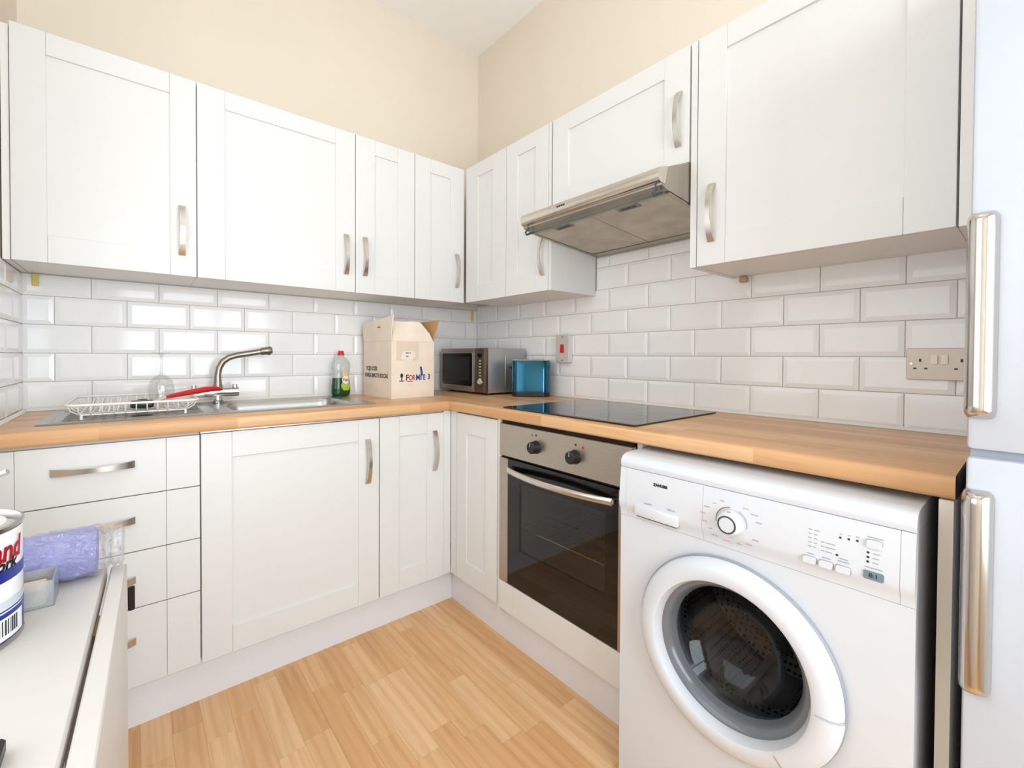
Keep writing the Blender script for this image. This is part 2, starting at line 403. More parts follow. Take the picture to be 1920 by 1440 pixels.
def shaker_door(parent, run, plane, u0, u1, v0, v1, sw=.085, rt_=.07, rb=.087, handle=None):
    f = (P_back if run == 'back' else P_right)(plane); c = .0011; g = .0004
    d = MB(f).box(u0 + sw - .005, u1 - sw + .005, v0 + rb - .005, v1 - rt_ + .005, -.019, -.0065).build('door', WHITE_CAB, parent)
    MB(f).box(u0, u0 + sw - g, v0, v1, -.020, 0, c).build('stile', WHITE_CAB, d)
    MB(f).box(u1 - sw + g, u1, v0, v1, -.020, 0, c).build('stile', WHITE_CAB, d)
    MB(f).box(u0 + sw, u1 - sw, v1 - rt_, v1, -.020, 0, c).build('rail', WHITE_CAB, d)
    MB(f).box(u0 + sw, u1 - sw, v0, v0 + rb, -.020, 0, c).build('rail', WHITE_CAB, d)
    if handle: put_handle(d, run, plane, *handle)
    return d

# ------------------------------------------------------------------ wall cabinets
YW, XW, ZT = -.298, -.308, 2.139        # door planes, top
G = .0016
def wall_cab_back(label, x0, x1, doors, depth_to=YW + .021):
    t = thing('wall_cabinet', label, 'cabinet', ((x0 + x1) / 2, -.15, ZB), group='wall cabinets')
    MB().box(x0 + .0006, x1 - .0006, -.0045, YW + .0215, ZB + .002, ZT - .002).build('carcass', CARCASS, t)
    for (a, b, h, sw) in doors: shaker_door(t, 'back', YW, a + G, b - G, ZB, ZT, sw, handle=h)
    return t
def wall_cab_right(label, u0, u1, doors, v0=ZB, name='wall_cabinet', rt_=.07, rb=.087):
    t = thing(name, label, 'cabinet', (-.15, -(u0 + u1) / 2, v0), group='wall cabinets')
    MB().box(-.0045, XW + .0215, -u1 + .0006, -u0 - .0006, v0 + .002, ZT - .002).build('carcass', CARCASS, t)
    for (a, b, h, sw) in doors: shaker_door(t, 'right', XW, a + G, b - G, v0, ZT, sw, rt_, rb, handle=h)
    return t
wall_cab_back('white wall cabinet above the draining rack, nearest the left tiled wall', -1.976, -1.508, [(-1.976, -1.508, (-1.553, 1.586), .078)])
wall_cab_back('wide white wall cabinet above the sink tap, second from the left wall', -1.508, -.911, [(-1.508, -.911, (-.955, 1.59), .088)])
wall_cab_back('white two-door wall cabinet above the cardboard box', -.911, -.3095, [(-.911, -.609, (-.868, 1.592), .092), (-.609, -.3095, (-.361, 1.59), .088)])
t = wall_cab_right('white two-door wall cabinet above the microwave, left of the extractor hood', .2995, .939, [(.310, .642, None, .105), (.642, .922, (.893, 1.58), .080)])
MB().box(XW + .001, -.0045, -.9388, -.9235, ZB, ZT).build('end_panel', WHITE_CAB, t)
wall_cab_right('short white wall cabinet directly over the extractor hood', .9405, 1.549, [(.945, 1.547, (1.512, 1.912), .088)], 1.765, rb=.075)
t = wall_cab_right('large white wall cabinet next to the fridge, hanging lower right', 1.5505, 2.148, [(1.573, 2.148, (1.621, 1.583), .086)])
MB().box(XW + .003, -.0045, -1.5712, -1.5512, ZB, ZT).build('end_panel', WHITE_CAB, t)
MB().box(XW + .004, XW + .03, -2.172, -2.150, ZB, ZT).build('filler', CARCASS, t)
MB().box(XW + .03, -.0045, -2.172, -2.1488, ZB + .001, ZT).build('end_panel', CARCASS, t)
fl = tag(MB().box(WL + .001, -1.9775, -.0045, YW + .012, ZB + .001, ZT - .008).build('filler_panel', CARCASS, origin=(-1.985, -.1, ZB)),
    'narrow white filler strip between left tiled wall and first wall cabinet', 'filler panel')
tag(MB().box(-1.968, -1.950, -.0105, -.0045, 1.380, 1.4225, .002).build('foam_blob', YELLOW, origin=(-1.959, -.006, 1.38)),
    'small yellow foam blob on tiles below the leftmost wall cabinet', 'foam')
tag(MB().box(-.051, -.035, -.0115, -.0045, 1.352, 1.4225, .002).build('foam_strip', YELLOW, origin=(-.043, -.006, 1.37)),
    'thin yellow strip hanging on tiles in the corner above the microwave', 'tape')
mb = MB(); mb.box(-.024, -.0045, -1.612, -1.586, 1.404, 1.4232, .004)
tag(mb.build('glue_lump', GLUE, origin=(-.014, -1.599, 1.404)), 'brownish fixing lump under the left end of the large wall cabinet', 'bracket')

# ------------------------------------------------------------------ base units
YB, XB, DT, DB = -.5735, -.5705, .884, .145
def base_carcass(t, x0, x1, y0, y1, top=.890): MB().box(x0, x1, y0, y1, DB + .001, top).build('carcass', CARCASS, t)
t = thing('drawer_unit', 'white base unit with four drawers left of the sink cupboard', 'cabinet', (-1.76, -.3, DB))
base_carcass(t, WL + .006, -1.5275, YB + .022, -.02)
f = P_back(YB); zs = [.884, .720, .552, .3825, .145]
for i in range(4):
    a, b, z0, z1 = WL + .012, -1.5285, zs[i + 1] + .0015, zs[i] - .0015
    d = MB(f).box(-1.932, -1.6145, z0, z1, -.02, 0, .0008).build('drawer', WHITE_CAB, t)
    MB(f).box(a, -1.9328, z0, z1, -.02, 0, .0008).build('stile', WHITE_CAB, d)
    MB(f).box(-1.6137, b, z0, z1, -.02, 0, .0008).build('stile', WHITE_CAB, d)
    put_handle(d, 'back', YB, -1.777, [.815, .648, .470, .287][i], True)
t = thing('sink_cabinet', 'wide white base cupboard with one door under the sink bowl', 'cabinet', (-1.22, -.3, DB))
mb = MB()
mb.box(-1.5255, -1.51, YB + .022, -.02, DB + .001, .890); mb.box(-.935, -.9205, YB + .022, -.02, DB + .001, .890)
mb.box(-1.51, -.935, YB + .022, -.02, DB + .001, DB + .018); mb.box(-1.51, -.935, -.03, -.02, DB + .018, .70)
mb.build('carcass', CARCASS, t)
MB().box(-1.5255, -.9205, YB + .004, YB + .012, .8862, .8918).build('steel_trim', STEEL, t)
shaker_door(t, 'back', YB, -1.5245, -.9212, DB, DT, .086, .085, .09, (-.970, .716))
t = thing('base_cabinet', 'narrow white base cupboard with a handle left of the inner corner', 'cabinet', (-.76, -.3, DB))
base_carcass(t, -.9185, -.610, YB + .022, -.02)
shaker_door(t, 'back', YB, -.9172, -.6125, DB, DT, .086, .085, .09, (-.661, .718))
t = thing('corner_post', 'white L-shaped corner post where the two base runs meet', 'filler panel', (-.59, -.59, DB))
MB().box(-.6105, XB - .0015, YB + .004, YB + .024, DB, .890, .001).build('post_side', WHITE_CAB, t)
MB().box(XB - .0005, XB + .019, -.6135, YB + .004, DB, .890, .001).build('post_side', WHITE_CAB, t)
t = thing('base_cabinet', 'narrow white base panel without handle between corner and oven', 'cabinet', (-.3, -.76, DB))
MB().box(-.545, -.02, -.9035, -.622, DB + .001, .890).build('carcass', CARCASS, t)
shaker_door(t, 'right', XB, .616, .902, DB, DT, .075, .085, .09)
MB().box(XB + .002, -.55, -.9215, -.9045, DB - .02, .890, .001).build('end_strip', WHITE_CAB, t)
t = thing('end_support', 'narrow upright white end panel carrying the worktop beside the fridge', 'panel', (-.3, -2.165, 0))
MB().box(-.590, -.02, -2.174, -2.1555, 0, .8905, .001).build('board', CARCASS, t)
MB().box(-.5935, -.590, -2.174, -2.1555, 0, .8905).build('edge_strip', mat('edging_beige', (232, 222, 206), .45), t)

# ------------------------------------------------------------------ worktops
def worktop_edge(lo, hi, r=.011, n=4):
    """front edge profile in (depth, z): rounded top and bottom"""
    pts = []
    for i in range(n + 1):
        a = R(90 * i / n); pts.append((r - r * math.sin(a), hi - r + r * math.cos(a)))
    for i in range(n + 1):
        a = R(90 * i / n); pts.append((r - r * math.cos(a), lo + r - r * math.sin(a)))
    return pts   # from top back of the roundover to bottom
WB, WT = .8925, .935
YC, XC = -.596, -.596
HX0, HX1, HY0, HY1 = -1.890, -.915, -.470, -.078
t = thing('worktop', 'wood-effect worktop under the sink along the back wall', 'worktop', (-1.3, -.3, WB))
mb = MB()
edge = [(YC + d, z) for d, z in worktop_edge(WB, WT)]
poly = edge + [(HY0, WB), (HY0, WT)]
n = len(poly)
def xsec(mb, poly, x0, x1):
    n = len(poly); vs = [(x0, p[0], p[1]) for p in poly] + [(x1, p[0], p[1]) for p in poly]
    mb.add(vs, [tuple(range(n)), tuple(range(2 * n - 1, n - 1, -1))] + [(i, i + n, (i + 1) % n + n, (i + 1) % n) for i in range(n)])
def ysec(mb, poly, y0, y1):
    n = len(poly); vs = [(p[0], y0, p[1]) for p in poly] + [(p[0], y1, p[1]) for p in poly]
    mb.add(vs, [tuple(range(n)), tuple(range(2 * n - 1, n - 1, -1))] + [(i, i + n, (i + 1) % n + n, (i + 1) % n) for i in range(n)])
xsec(mb, poly, WL + .001, XC - .0005)
mb.box(WL + .001, HX0, HY0, -.005, WB, WT); mb.box(HX1, XC - .0005, HY0, -.005, WB, WT); mb.box(HX0, HX1, HY1, -.005, WB, WT)
mb.build('top', WORK_X, t, auto=30)
t = thing('worktop', 'wood-effect worktop carrying the hob, microwave and toaster along the right wall', 'worktop', (-.3, -1.3, WB))
mb = MB(); poly = [(XC + d, z) for d, z in worktop_edge(WB, WT)] + [(-.005, WB), (-.005, WT)]
ysec(mb, poly, -2.1755, -.005)
mb.build('top', WORK_Y, t, auto=30)
MB().box(XC + .013, -.02, -2.1775, -2.176, WB + .001, WT - .001).build('end_shade_sheet', SHADOWGAP, t)  # dark sheet on the worktop end, painting the shade beside the fridge

# ------------------------------------------------------------------ sink
SZ = WT + .0006
t = thing('kitchen_sink', 'stainless steel inset sink with bowl and left-hand drainer', 'sink', (-1.4, -.27, WT))
BX0, BX1, BY0, BY1 = -1.415, -.965, -.445, -.135
bm = bmesh.new()
def loop(pts, z):
    vs = [bm.verts.new((x, y, z)) for x, y in pts]
    return vs
o0 = loop(rrect(-1.908, -.894, -.488, -.060, .012, 4), SZ)
o1 = loop(rrect(-1.904, -.898, -.484, -.064, .012, 4), SZ + .0035)
b0 = loop(rrect(BX0, BX1, BY0, BY1, .06, 6), SZ + .0015)
d0 = loop(rrect(-1.885, -1.455, -.462, -.085, .02, 4), SZ + .0030)
d1 = loop(rrect(-1.880, -1.460, -.457, -.090, .02, 4), SZ - .0015)
def bridge(a, b):
    n = len(a)
    for i in range(n): bm.faces.new((a[i], a[(i + 1) % n], b[(i + 1) % n], b[i]))
bridge(o0, o1); bridge(d0, d1); bm.faces.new(d1)
es = []
for lp in (o1, b0, d0):
    for i in range(len(lp)):
        e = bm.edges.get((lp[i], lp[(i + 1) % len(lp)])) or bm.edges.new((lp[i], lp[(i + 1) % len(lp)])); es.append(e)
bmesh.ops.triangle_fill(bm, edges=es, use_beauty=True)
prev = b0
for dz, ins, r in ((-.004, .004, .058), (-.03, .008, .056), (-.12, .014, .052), (-.15, .026, .045), (-.158, .05, .03)):
    nx = loop(rrect(BX0 + ins, BX1 - ins, BY0 + ins, BY1 - ins, r, 6), SZ + dz); bridge(prev, nx); prev = nx
bm.faces.new(prev)
bmesh.ops.recalc_face_normals(bm, faces=bm.faces)
me = bpy.data.meshes.new('basin'); 
for q in bm.verts: q.co -= Vector((-1.4, -.27, WT))
bm.to_mesh(me); bm.free()
for p in me.polygons: p.use_smooth = True
me.set_sharp_from_angle(angle=R(35)); me.materials.append(SINK)
ob = bpy.data.objects.new('basin', me); COL.objects.link(ob); ob.parent = t
for i in range(7):
    y = -.425 + i * .048
    MB().prism([(y - .008, SZ - .0012), (y - .004, SZ + .0018), (y + .004, SZ + .0018), (y + .008, SZ - .0012)], -1.86, -1.50, 'vwu').build('drainer_rib', SINK, t)
MB().lathe([(0, .0025), (.028, .0025), (.040, .001), (.043, 0)], (-1.19, -.29, SZ - .158), 24).build('plughole', CHROME, t, auto=40)

# ------------------------------------------------------------------ mixer tap
t = thing('mixer_tap', 'brushed mixer tap with curved swivel spout behind the sink', 'tap', (-1.42, -.095, SZ + .003))
z0 = SZ + .004
MB().lathe([(0, 0), (.026, 0), (.026, .006), (.019, .010), (.018, .030), (0, .030)], (-1.42, -.095, z0), 24).build('base', CHROME, t, auto=40)
MB().tube([(-1.515, -.095, .982), (-1.345, -.095, .982)], .0195, 20).build('body', CHROME, t, auto=40)
for x in (-1.503, -1.358):
    k = MB().lathe([(0, 0), (.010, 0), (.010, .012), (.008, .016), (0, .016)], (x, -.095, .998), 16).build('lever', CHROME, t, auto=40)
sp = [(-1.42, -.095, .99), (-1.42, -.095, 1.02), (-1.420, -.096, 1.055), (-1.415, -.097, 1.085), (-1.402, -.099, 1.110), (-1.380, -.102, 1.127), (-1.350, -.106, 1.137), (-1.30, -.112, 1.146), (-1.262, -.117, 1.153)]
TAPM = mat('tap_nickel', (158, 150, 140), .3, 1.0)
MB().tube(sp, [.021, .015, .0125, .0125, .0125, .0125, .0125, .0125, .0125], 16).build('spout', TAPM, t, auto=50)
nz = MB().tube([(-1.264, -.1165, 1.1525), (-1.258, -.1175, 1.1535), (-1.222, -.122, 1.160), (-1.218, -.1225, 1.1607)], [.0135, .0165, .0165, .013], 16).build('nozzle', TAPM, t, auto=40)
MB().tube([(-1.232, -.121, 1.148), (-1.2335, -.121, 1.139)], .008, 12).build('aerator', BLACK, nz, auto=40)

# ------------------------------------------------------------------ draining rack
RACKW = mat('white_coated_wire', (244, 241, 234), .35)
t = thing('dish_rack', 'white coated wire dish rack standing on the drainer', 'dish rack', (-1.69, -.28, SZ))
rx0, rx1, ry0, ry1, rz = -1.848, -1.520, -.468, -.100, .986
rim = [(x, y, rz) for x, y in rrect(rx0, rx1, ry0, ry1, .03, 4)]
MB().tube(rim, .0038, 8, closed=True).build('rim', RACKW, t, auto=60)
base = [(x, y, .954) for x, y in rrect(rx0 + .03, rx1 - .03, ry0 + .03, ry1 - .03, .02, 3)]
MB().tube(base, .0026, 8, closed=True).build('base_ring', RACKW, t, auto=60)
for i in range(11):
    x = rx0 + .03 + i * (rx1 - rx0 - .06) / 10
    MB().tube([(x, ry0, rz), (x, ry0 + .008, .966), (x, ry0 + .03, .954), (x, ry1 - .03, .954), (x, ry1 - .008, .966), (x, ry1, rz)], .0019, 6).build('wire', RACKW, t, auto=60)
for i in range(6):
    y = ry0 + .045 + i * (ry1 - ry0 - .09) / 5
    MB().tube([(rx0, y, rz), (rx0 + .010, y, .966), (rx0 + .03, y, .9525), (rx1 - .03, y, .9525), (rx1 - .010, y, .966), (rx1, y, rz)], .0019, 6).build('wire', RACKW, t, auto=60)
for i in range(4):
    x = rx0 + .05 + i * .022
    MB().tube([(x, -.36, .954), (x + .008, -.33, .990), (x + .008, -.27, .990), (x, -.24, .954)], .0019, 6).build('plate_divider', RACKW, t, auto=60)
for x in (rx0 + .035, rx1 - .035):
    for y in (ry0 + .034, ry1 - .034):
        MB().tube([(x, y, .954), (x, y, SZ + .0035)], .004, 8).build('foot', RACKW, t, auto=60)
# inverted wine glass in the rack
mb = MB()
prof = [(.030, 0), (.036, .02), (.0395, .045), (.039, .062), (.033, .085), (.020, .101), (.007, .108), (.0042, .116), (.0036, .16), (.005, .178), (.015, .184), (.030, .187), (.031, .189)]
mb.lathe(prof, (-1.612, -.215, .957), 32)
g = mb.build('wine_glass', WINEGLASS, auto=60, origin=(-1.612, -.215, .957))
tag(g, 'clear stemmed wine glass upside down in the dish rack', 'glass')
# red handled utensil
t = thing('spatula', 'red-handled utensil with black head lying across the dish rack', 'utensil', (-1.56, -.30, .985))
MB().tube([(-1.605, -.33, .989), (-1.575, -.315, .994), (-1.53, -.29, 1.000), (-1.48, -.262, 1.006), (-1.44, -.24, 1.007), (-1.422, -.230, 1.003)], [.005, .008, .010, .0115, .009, .004], 12).build('handle', RED, t, auto=60)
MB().tube([(-1.640, -.347, .974), (-1.604, -.329, .989)], .0055, 10).build('ferrule', mat('pale_ferrule', (214, 196, 168), .5), t, auto=60)
hd = MB().box(-1.700, -1.638, -.386, -.336, .960, .984, .007).build('head', BLACK, t, auto=40)
tag(MB().lathe([(0, 0), (.020, 0), (.026, .008), (.024, .020), (.012, .027), (0, .028)], (-1.668, -.30, .9565), 16).build('scourer', BLACK, auto=50, origin=(-1.668, -.30, .9565)),
    'small black scouring pad in the dish rack under the red handle', 'scourer')

# ------------------------------------------------------------------ washing-up liquid bottle
t = thing('detergent_bottle', 'washing-up liquid bottle with red cap, half full of green liquid', 'bottle', (-.893, -.064, WT), R(14))
GREENLIQ = mat('green_liquid', (4, 72, 28), .12, spec=.6)
prof = [(.034, 0), (.045, .004), (.050, .018), (.0495, .045), (.046, .075), (.043, .100), (.046, .125), (.0495, .145), (.047, .165), (.036, .183), (.020, .196), (.014, .203), (.013, .207)]
def rad_at(prof, z):
    for (r0, z0), (r1, z1) in zip(prof[:-1], prof[1:]):
        if z0 <= z <= z1: return r0 + (r1 - r0) * (z - z0) / (z1 - z0)
    return prof[-1][0]
def cut(prof, zmax):
    out = []
    for (r0, z0), (r1, z1) in zip(prof[:-1], prof[1:]):
        out.append((r0, z0))
        if z1 >= zmax: out.append((r0 + (r1 - r0) * (zmax - z0) / (z1 - z0), zmax)); break
    return out
MB().lathe([(rad_at(prof, .0922), .0922)] + [p for p in prof if p[1] > .0925], (0, 0, 0), 32, 1, .62).build('bottle_body', BOTTLE, t, auto=60, local=True)
lq = cut(prof, .092); lq[0] = (lq[0][0], .0005)
MB().lathe([(0, .0005)] + lq + [(0, .092)], (0, 0, 0), 32, 1, .62).build('liquid', GREENLIQ, t, auto=60, local=True)
MB().lathe([(0, .203), (.0165, .203), (.0165, .209), (.014, .216), (.0125, .226), (0, .227)], (0, 0, 0), 20).build('cap', RED, t, auto=40, local=True)
def label_patch(name, m, z0, z1, halfw, off, ac=-90, n=10, shape=lambda t: 1.0):
    vs = []; fs = []
    for i in range(n + 1):
        z = z0 + (z1 - z0) * i / n; r = rad_at(prof, z) + off; hw = halfw * shape(i / n)
        for j in range(n + 1):
            a = R(ac) + hw * (2 * j / n - 1) / r; vs.append((r * math.cos(a), r * .62 * math.sin(a) - (off * .4), z))
    for i in range(n):
        for j in range(n): fs.append((i*(n+1)+j, i*(n+1)+j+1, (i+1)*(n+1)+j+1, (i+1)*(n+1)+j))
    return MB().add(vs, fs).build(name, m, t, auto=60, local=True)
lab = label_patch('label', mat('label_lime', (176, 206, 70), .4), .030, .128, .030, .0010, -76, shape=lambda q: (1.0 if q < .35 else .78) * min(1, .55 + 3 * q, .6 + 3 * (1 - q)))
l2 = label_patch('label_top', mat('label_peach', (238, 206, 160), .4), .098, .127, .020, .0014, -76); l2.parent = lab
l3 = label_patch('label_oval', mat('label_white', (246, 244, 238), .4), .062, .102, .024, .0018, -76, shape=lambda q: max(.15, math.sqrt(max(0, 1 - (2 * q - 1) ** 2)))); l3.parent = lab
tm = text_mesh('Fairy', .021, .0002, .0004)
def wrap_text(me, rf, zc, ac, ell=1.0, off=.0022):
    for q in me.vertices:
        z = zc + q.co.y; r = rf(z) + off; a = R(ac) + q.co.x / r
        q.co = (r * math.cos(a), r * ell * math.sin(a) - (off * .4 if ell != 1 else 0), z)
    return me
o = place('lettering', wrap_text(tm, lambda z: rad_at(prof, z), .082, -76, .62, .0026), PRINTRED, lab, (0, 0, 0), (0, 0, 0), local=True)

# ------------------------------------------------------------------ cardboard box
t = thing('cardboard_box', 'open cardboard box with printed sides beside the microwave', 'box', (-.759, -.349, WT), R(2))
W_, D_, H_, th = .235, .295, .272, .004
MB().box(0, W_, 0, th, 0, H_).build('side', CARD, t, local=True)
MB().box(0, W_, D_ - th, D_, 0, H_).build('side', CARD, t, local=True)
MB().box(0, th, th, D_ - th, 0, H_).build('side', CARD, t, local=True)
MB().box(W_ - th, W_, th, D_ - th, 0, H_).build('side', CARD, t, local=True)
MB().box(th, W_ - th, th, D_ - th, .001, th).build('bottom', CARD, t, local=True)
def flap(pts, m=CARD, thick=(0, 0, 0)):
    """bent sheet: rows of points from the fold upwards, thickened along thick"""
    nr = len(pts); nc = len(pts[0]); vs = []; fs = []
    for k in range(2):
        for r_ in pts:
            for p in r_: vs.append(tuple(p[i] + k * thick[i] for i in range(3)))
    q = nr * nc
    for i in range(nr - 1):
        for j in range(nc - 1):
            a = i * nc + j; fs += [(a, a + 1, a + nc + 1, a + nc), (q + a, q + a + nc, q + a + nc + 1, q + a + 1)]
    bd = [j for j in range(nc)] + [i * nc + nc - 1 for i in range(1, nr)] + [(nr - 1) * nc + j for j in range(nc - 2, -1, -1)] + [i * nc for i in range(nr - 2, 0, -1)]
    for a, b in zip(bd, bd[1:] + bd[:1]): fs.append((a, b, b + q, a + q))
    return MB().add(vs, fs).build('flap', m, t, auto=50, local=True)
flap([[(-.0005, y, H_ + .0006) for y in (-.004, .10, .20, D_ + .004)], [(-.004, y, H_ + .05) for y in (-.006, .10, .20, D_ + .004)], [(.004, -.010, H_ + .122), (.002, .10, H_ + .110), (.000, .20, H_ + .104), (-.004, D_, H_ + .098)]], CARD, (.004, 0, 0))
flap([[(x, .0, H_ + .0006) for x in (.006, .08, .13, .18, W_ - .003)], [(.012, .010, H_ + .045), (.08, .022, H_ + .055), (.13, .010, H_ + .040), (.18, .014, H_ + .045), (W_ - .018, .012, H_ + .042)],
      [(.020, .030, H_ + .098), (.08, .042, H_ + .096), (.13, .028, H_ + .100), (.17, .030, H_ + .098), (W_ - .050, .032, H_ + .088)]], CARD, (0, .004, 0))
flap([[(W_ - .004, y, H_ + .0006) for y in (.004, .15, D_ - .004)], [(W_ + .012, y, H_ + .055) for y in (.002, .15, D_ - .004)], [(W_ + .030, .000, H_ + .112), (W_ + .028, .15, H_ + .110), (W_ + .024, D_ - .004, H_ + .108)]], CARD_IN, (.004, 0, 0))
flap([[(x, D_ - .004, H_ + .0006) for x in (.006, .12, W_ - .006)], [(x, D_ + .006, H_ + .03) for x in (.008, .12, W_ - .008)], [(x, D_ + .020, H_ + .055) for x in (.010, .12, W_ - .010)]], CARD_IN, (0, .004, 0))
LEFTFACE = (R(90), 0, R(-90))
STENCIL = mat('stencil_print', (112, 96, 84), .7)
def lface(s, size, y, z, bold=.0006, xs=1.0):   # left face of the box, read from the left
    return place('lettering', text_mesh(s, size, .0002, bold, xs=xs), STENCIL, t, (-.0006, y, z), LEFTFACE, local=True)
lface('YCJS KCEK', .027, .205, .138, .0012, .95); lface('KNKB BMCTE BOCAE', .027, .158, .104, .0012, .95)
place('lettering', text_mesh('xxxxxx', .010, .0002, .0004), STENCIL, t, (-.0045, .12, H_ + .070), LEFTFACE, local=True)
def fface(s, size, x, z, m, bold=.0006, xs=1.0):
    return place('lettering', text_mesh(s, size, .0002, bold, xs=xs), m, t, (x, -.0006, z), 'back', local=True)
# this-way-up figure
mb = MB(P_back(-.0004)); mb.box(.040, .068, .080, .0845, 0, .0004); mb.box(.051, .0565, .0845, .100, 0, .0004)
mb.add([(.054 + .008 * math.cos(R(a)), .108 + .011 * math.sin(R(a)), .0004) for a in range(0, 360, 30)], [tuple(range(12))])
mb.build('pictogram', PRINTDARK, t, local=True)
fface('F', .040, .084, .096, PRINTDARK, .001, .9); fface('O', .036, .103, .096, PRINTRED, .001, .8); fface('R', .036, .121, .096, PRINTRED, .0008, .7)
fface('M', .040, .143, .096, PRINTBLUE, .001, .8); fface('I', .036, .160, .096, PRINTDARK, .001); fface('E', .036, .178, .096, PRINTBLUE, .001, .8)
fface('3', .034, .206, .098, mat('violet_print', (84, 72, 140), .5), .001)
mb = MB(P_back(-.0004)); mb.add([(.153, .150, .0006), (.164, .150, .0006), (.172, .108, .0006), (.160, .104, .0006)], [(0, 1, 2, 3)])
mb.add([(.084, .0775, .0003), (.114, .0775, .0003), (.114, .081, .0003), (.084, .081, .0003)], [(0, 1, 2, 3)])
mb.build('brush_mark', PRINTBLUE, t, local=True)
MB(P_back(-.0002)).box(.026, .146, .180, H_ - .002, 0, .0005).build('packing_tape', mat('packing_tape', (230, 211, 190), .3), t, local=True)
lb = MB(P_back(-.0008)).add([(.048, .187, .0004), (.100, .176, .0004), (.128, .200, .0012), (.122, .226, .0012), (.060, .224, .0006)], [(0, 1, 2, 3, 4)]).build('paper_label', mat('paper', (240, 232, 222), .7), t, local=True)
for i, (a, b, z) in enumerate(((.074, .092, .214), (.096, .110, .214), (.076, .090, .198))):
    MB(P_back(-.0015)).box(a, b, z, z + .005, 0, .0003).build('printed_line', STENCIL, lb, local=True)

# ------------------------------------------------------------------ microwave
t = thing('microwave_oven', 'silver microwave oven standing in the corner of the worktop', 'microwave', (-.16, -.268, WT))
mx, y0, y1, z0, z1 = -.300, -.476, -.060, .945, 1.180
MWSIDE = mat('microwave_shell', (176, 177, 178), .36, .7, var=.03, vscale=16, stretch=(1, 1, 10))
MWFRONT = mat('microwave_front', (158, 153, 147), .34, .7, var=.03, vscale=20, stretch=(1, 12, 1))
sh = MB().box(mx + .018, -.020, y0, y1, z0, z1, .004).build('shell', MWSIDE, t, auto=40)
MB().tube([(-.160, y0 - .0005, 1.150), (-.166, y0 - .002, 1.140), (-.166, y0 - .002, .985), (-.160, y0 - .0005, .975)], .0022, 8).build('side_ridge', STEEL, sh, auto=60)
f = P_right(mx)
MB(f).box(.060, .384, z0 + .002, z1, -.018, .004, .004).build('door', MWFRONT, t, auto=40)
dr = t.children[-1]
MB(f).box(.073, .372, z0 + .030, z1 - .024, .004, .0055, .0007).build('window_trim', STEEL, dr)
mb = MB(f); mb.prism(rrect(.076, .369, z0 + .033, z1 - .027, .012, 4), .0055, .0068); mb.build('window', BLACKGLASS, dr)
MB(f).box(.110, .345, z0 + .062, z1 - .045, .0068, .0071).build('mesh_screen', mat('microwave_mesh', (30, 31, 33), .25), dr)
place('lettering', text_mesh('LG', .010, .0002, .0003), PRINTGREY, dr, (mx - .0069, -.093, z0 + .043), 'right')
cp = MB(f).box(.3855, .476, z0 + .002, z1, -.018, .004, .004).build('control_panel', mat('microwave_panel', (122, 108, 94), .32, .8), t, auto=40)
mb = MB(f); mb.prism([(.410, z1 - .030), (.455, z1 - .030), (.452, z1 - .044), (.432, z1 - .052), (.413, z1 - .044)], .004, .0052); mb.build('display', BLACKGLASS, cp)
for i in range(7):
    MB(f).box(.426, .444, z1 - .070 - i * .0155, z1 - .064 - i * .0155, .004, .0062, .001).build('button', mat('pale_button', (204, 196, 184), .4), cp)
bd = MB(lambda u, v, w_: (mx - w_, -u, v)).lathe([(0, .012), (.013, .012), (.015, .004), (.015, .003)], (.436, z0 + .060, .0), 16)
bd.build('dial', mat('pale_button', (204, 196, 184), .4), cp, auto=40)
MB(f).box(.408, .462, z0 + .055, z0 + .059, .004, .006, .0008).build('dial_bar', mat('pale_button', (204, 196, 184), .4), cp)
for x in (mx + .05, -.06):
    for y in (y0 + .04, y1 - .04):
        MB().lathe([(0, 0), (.012, 0), (.013, z0 - WT), (0, z0 - WT)], (x, y, WT), 12).build('foot', BLACK, t, auto=40)

# ------------------------------------------------------------------ toaster
t = thing('toaster', 'glossy metallic blue toaster beside the microwave', 'toaster', (-.114, -.618, WT), R(-45))
BLUE = mat('metallic_teal_blue', (0, 88, 116), .16, .85, spec=.6, coat=.6)
def sshape(hl, hd, r, z0, z1, n=8, inset=0):
    return [(x, y) for x, y in rrect(-hl + inset, hl - inset, -hd + inset, hd - inset, max(r - inset, .003), n)]
def loft(rings, caps=True):
    vs = []; fs = []; n = len(rings[0][0])
    for pts, z in rings: vs += [(x, y, z) for x, y in pts]
    for i in range(len(rings) - 1):
        for j in range(n): fs.append((i * n + j, i * n + (j + 1) % n, (i + 1) * n + (j + 1) % n, (i + 1) * n + j))
    if caps: fs += [tuple(range(n))[::-1], tuple((len(rings) - 1) * n + j for j in range(n))]
    return MB().add(vs, fs)
hl, hd = .098, .066
loft([(sshape(hl, hd, .040, 0, 0, inset=.006), 0), (sshape(hl, hd, .040, 0, 0, inset=.001), .004), (sshape(hl, hd, .040, 0, 0, inset=.001), .022)]).build('base', BLACK, t, auto=40, local=True)
loft([(sshape(hl, hd, .040, 0, 0), .0225), (sshape(hl, hd, .040, 0, 0), .176), (sshape(hl, hd, .040, 0, 0, inset=.004), .182)]).build('shell', BLUE, t, auto=40, local=True)
tp = loft([(sshape(hl, hd, .040, 0, 0, inset=.003), .1822), (sshape(hl, hd, .040, 0, 0, inset=.006), .186)]).build('top_plate', mat('toaster_top', (216, 208, 196), .3, .3), t, auto=40, local=True)
for y in (-.024, .024): MB().box(-.066, .066, y - .011, y + .011, .1861, .1868).build('slot', BLACK, tp, local=True)
MB().box(-hl - .002, -hl + .004, -.010, .010, .05, .165, .001).build('lever_track', BLACK, t, local=True)
MB().box(-hl - .016, -hl - .003, -.018, .018, .140, .152, .003).build('lever', BLACK, t, local=True)

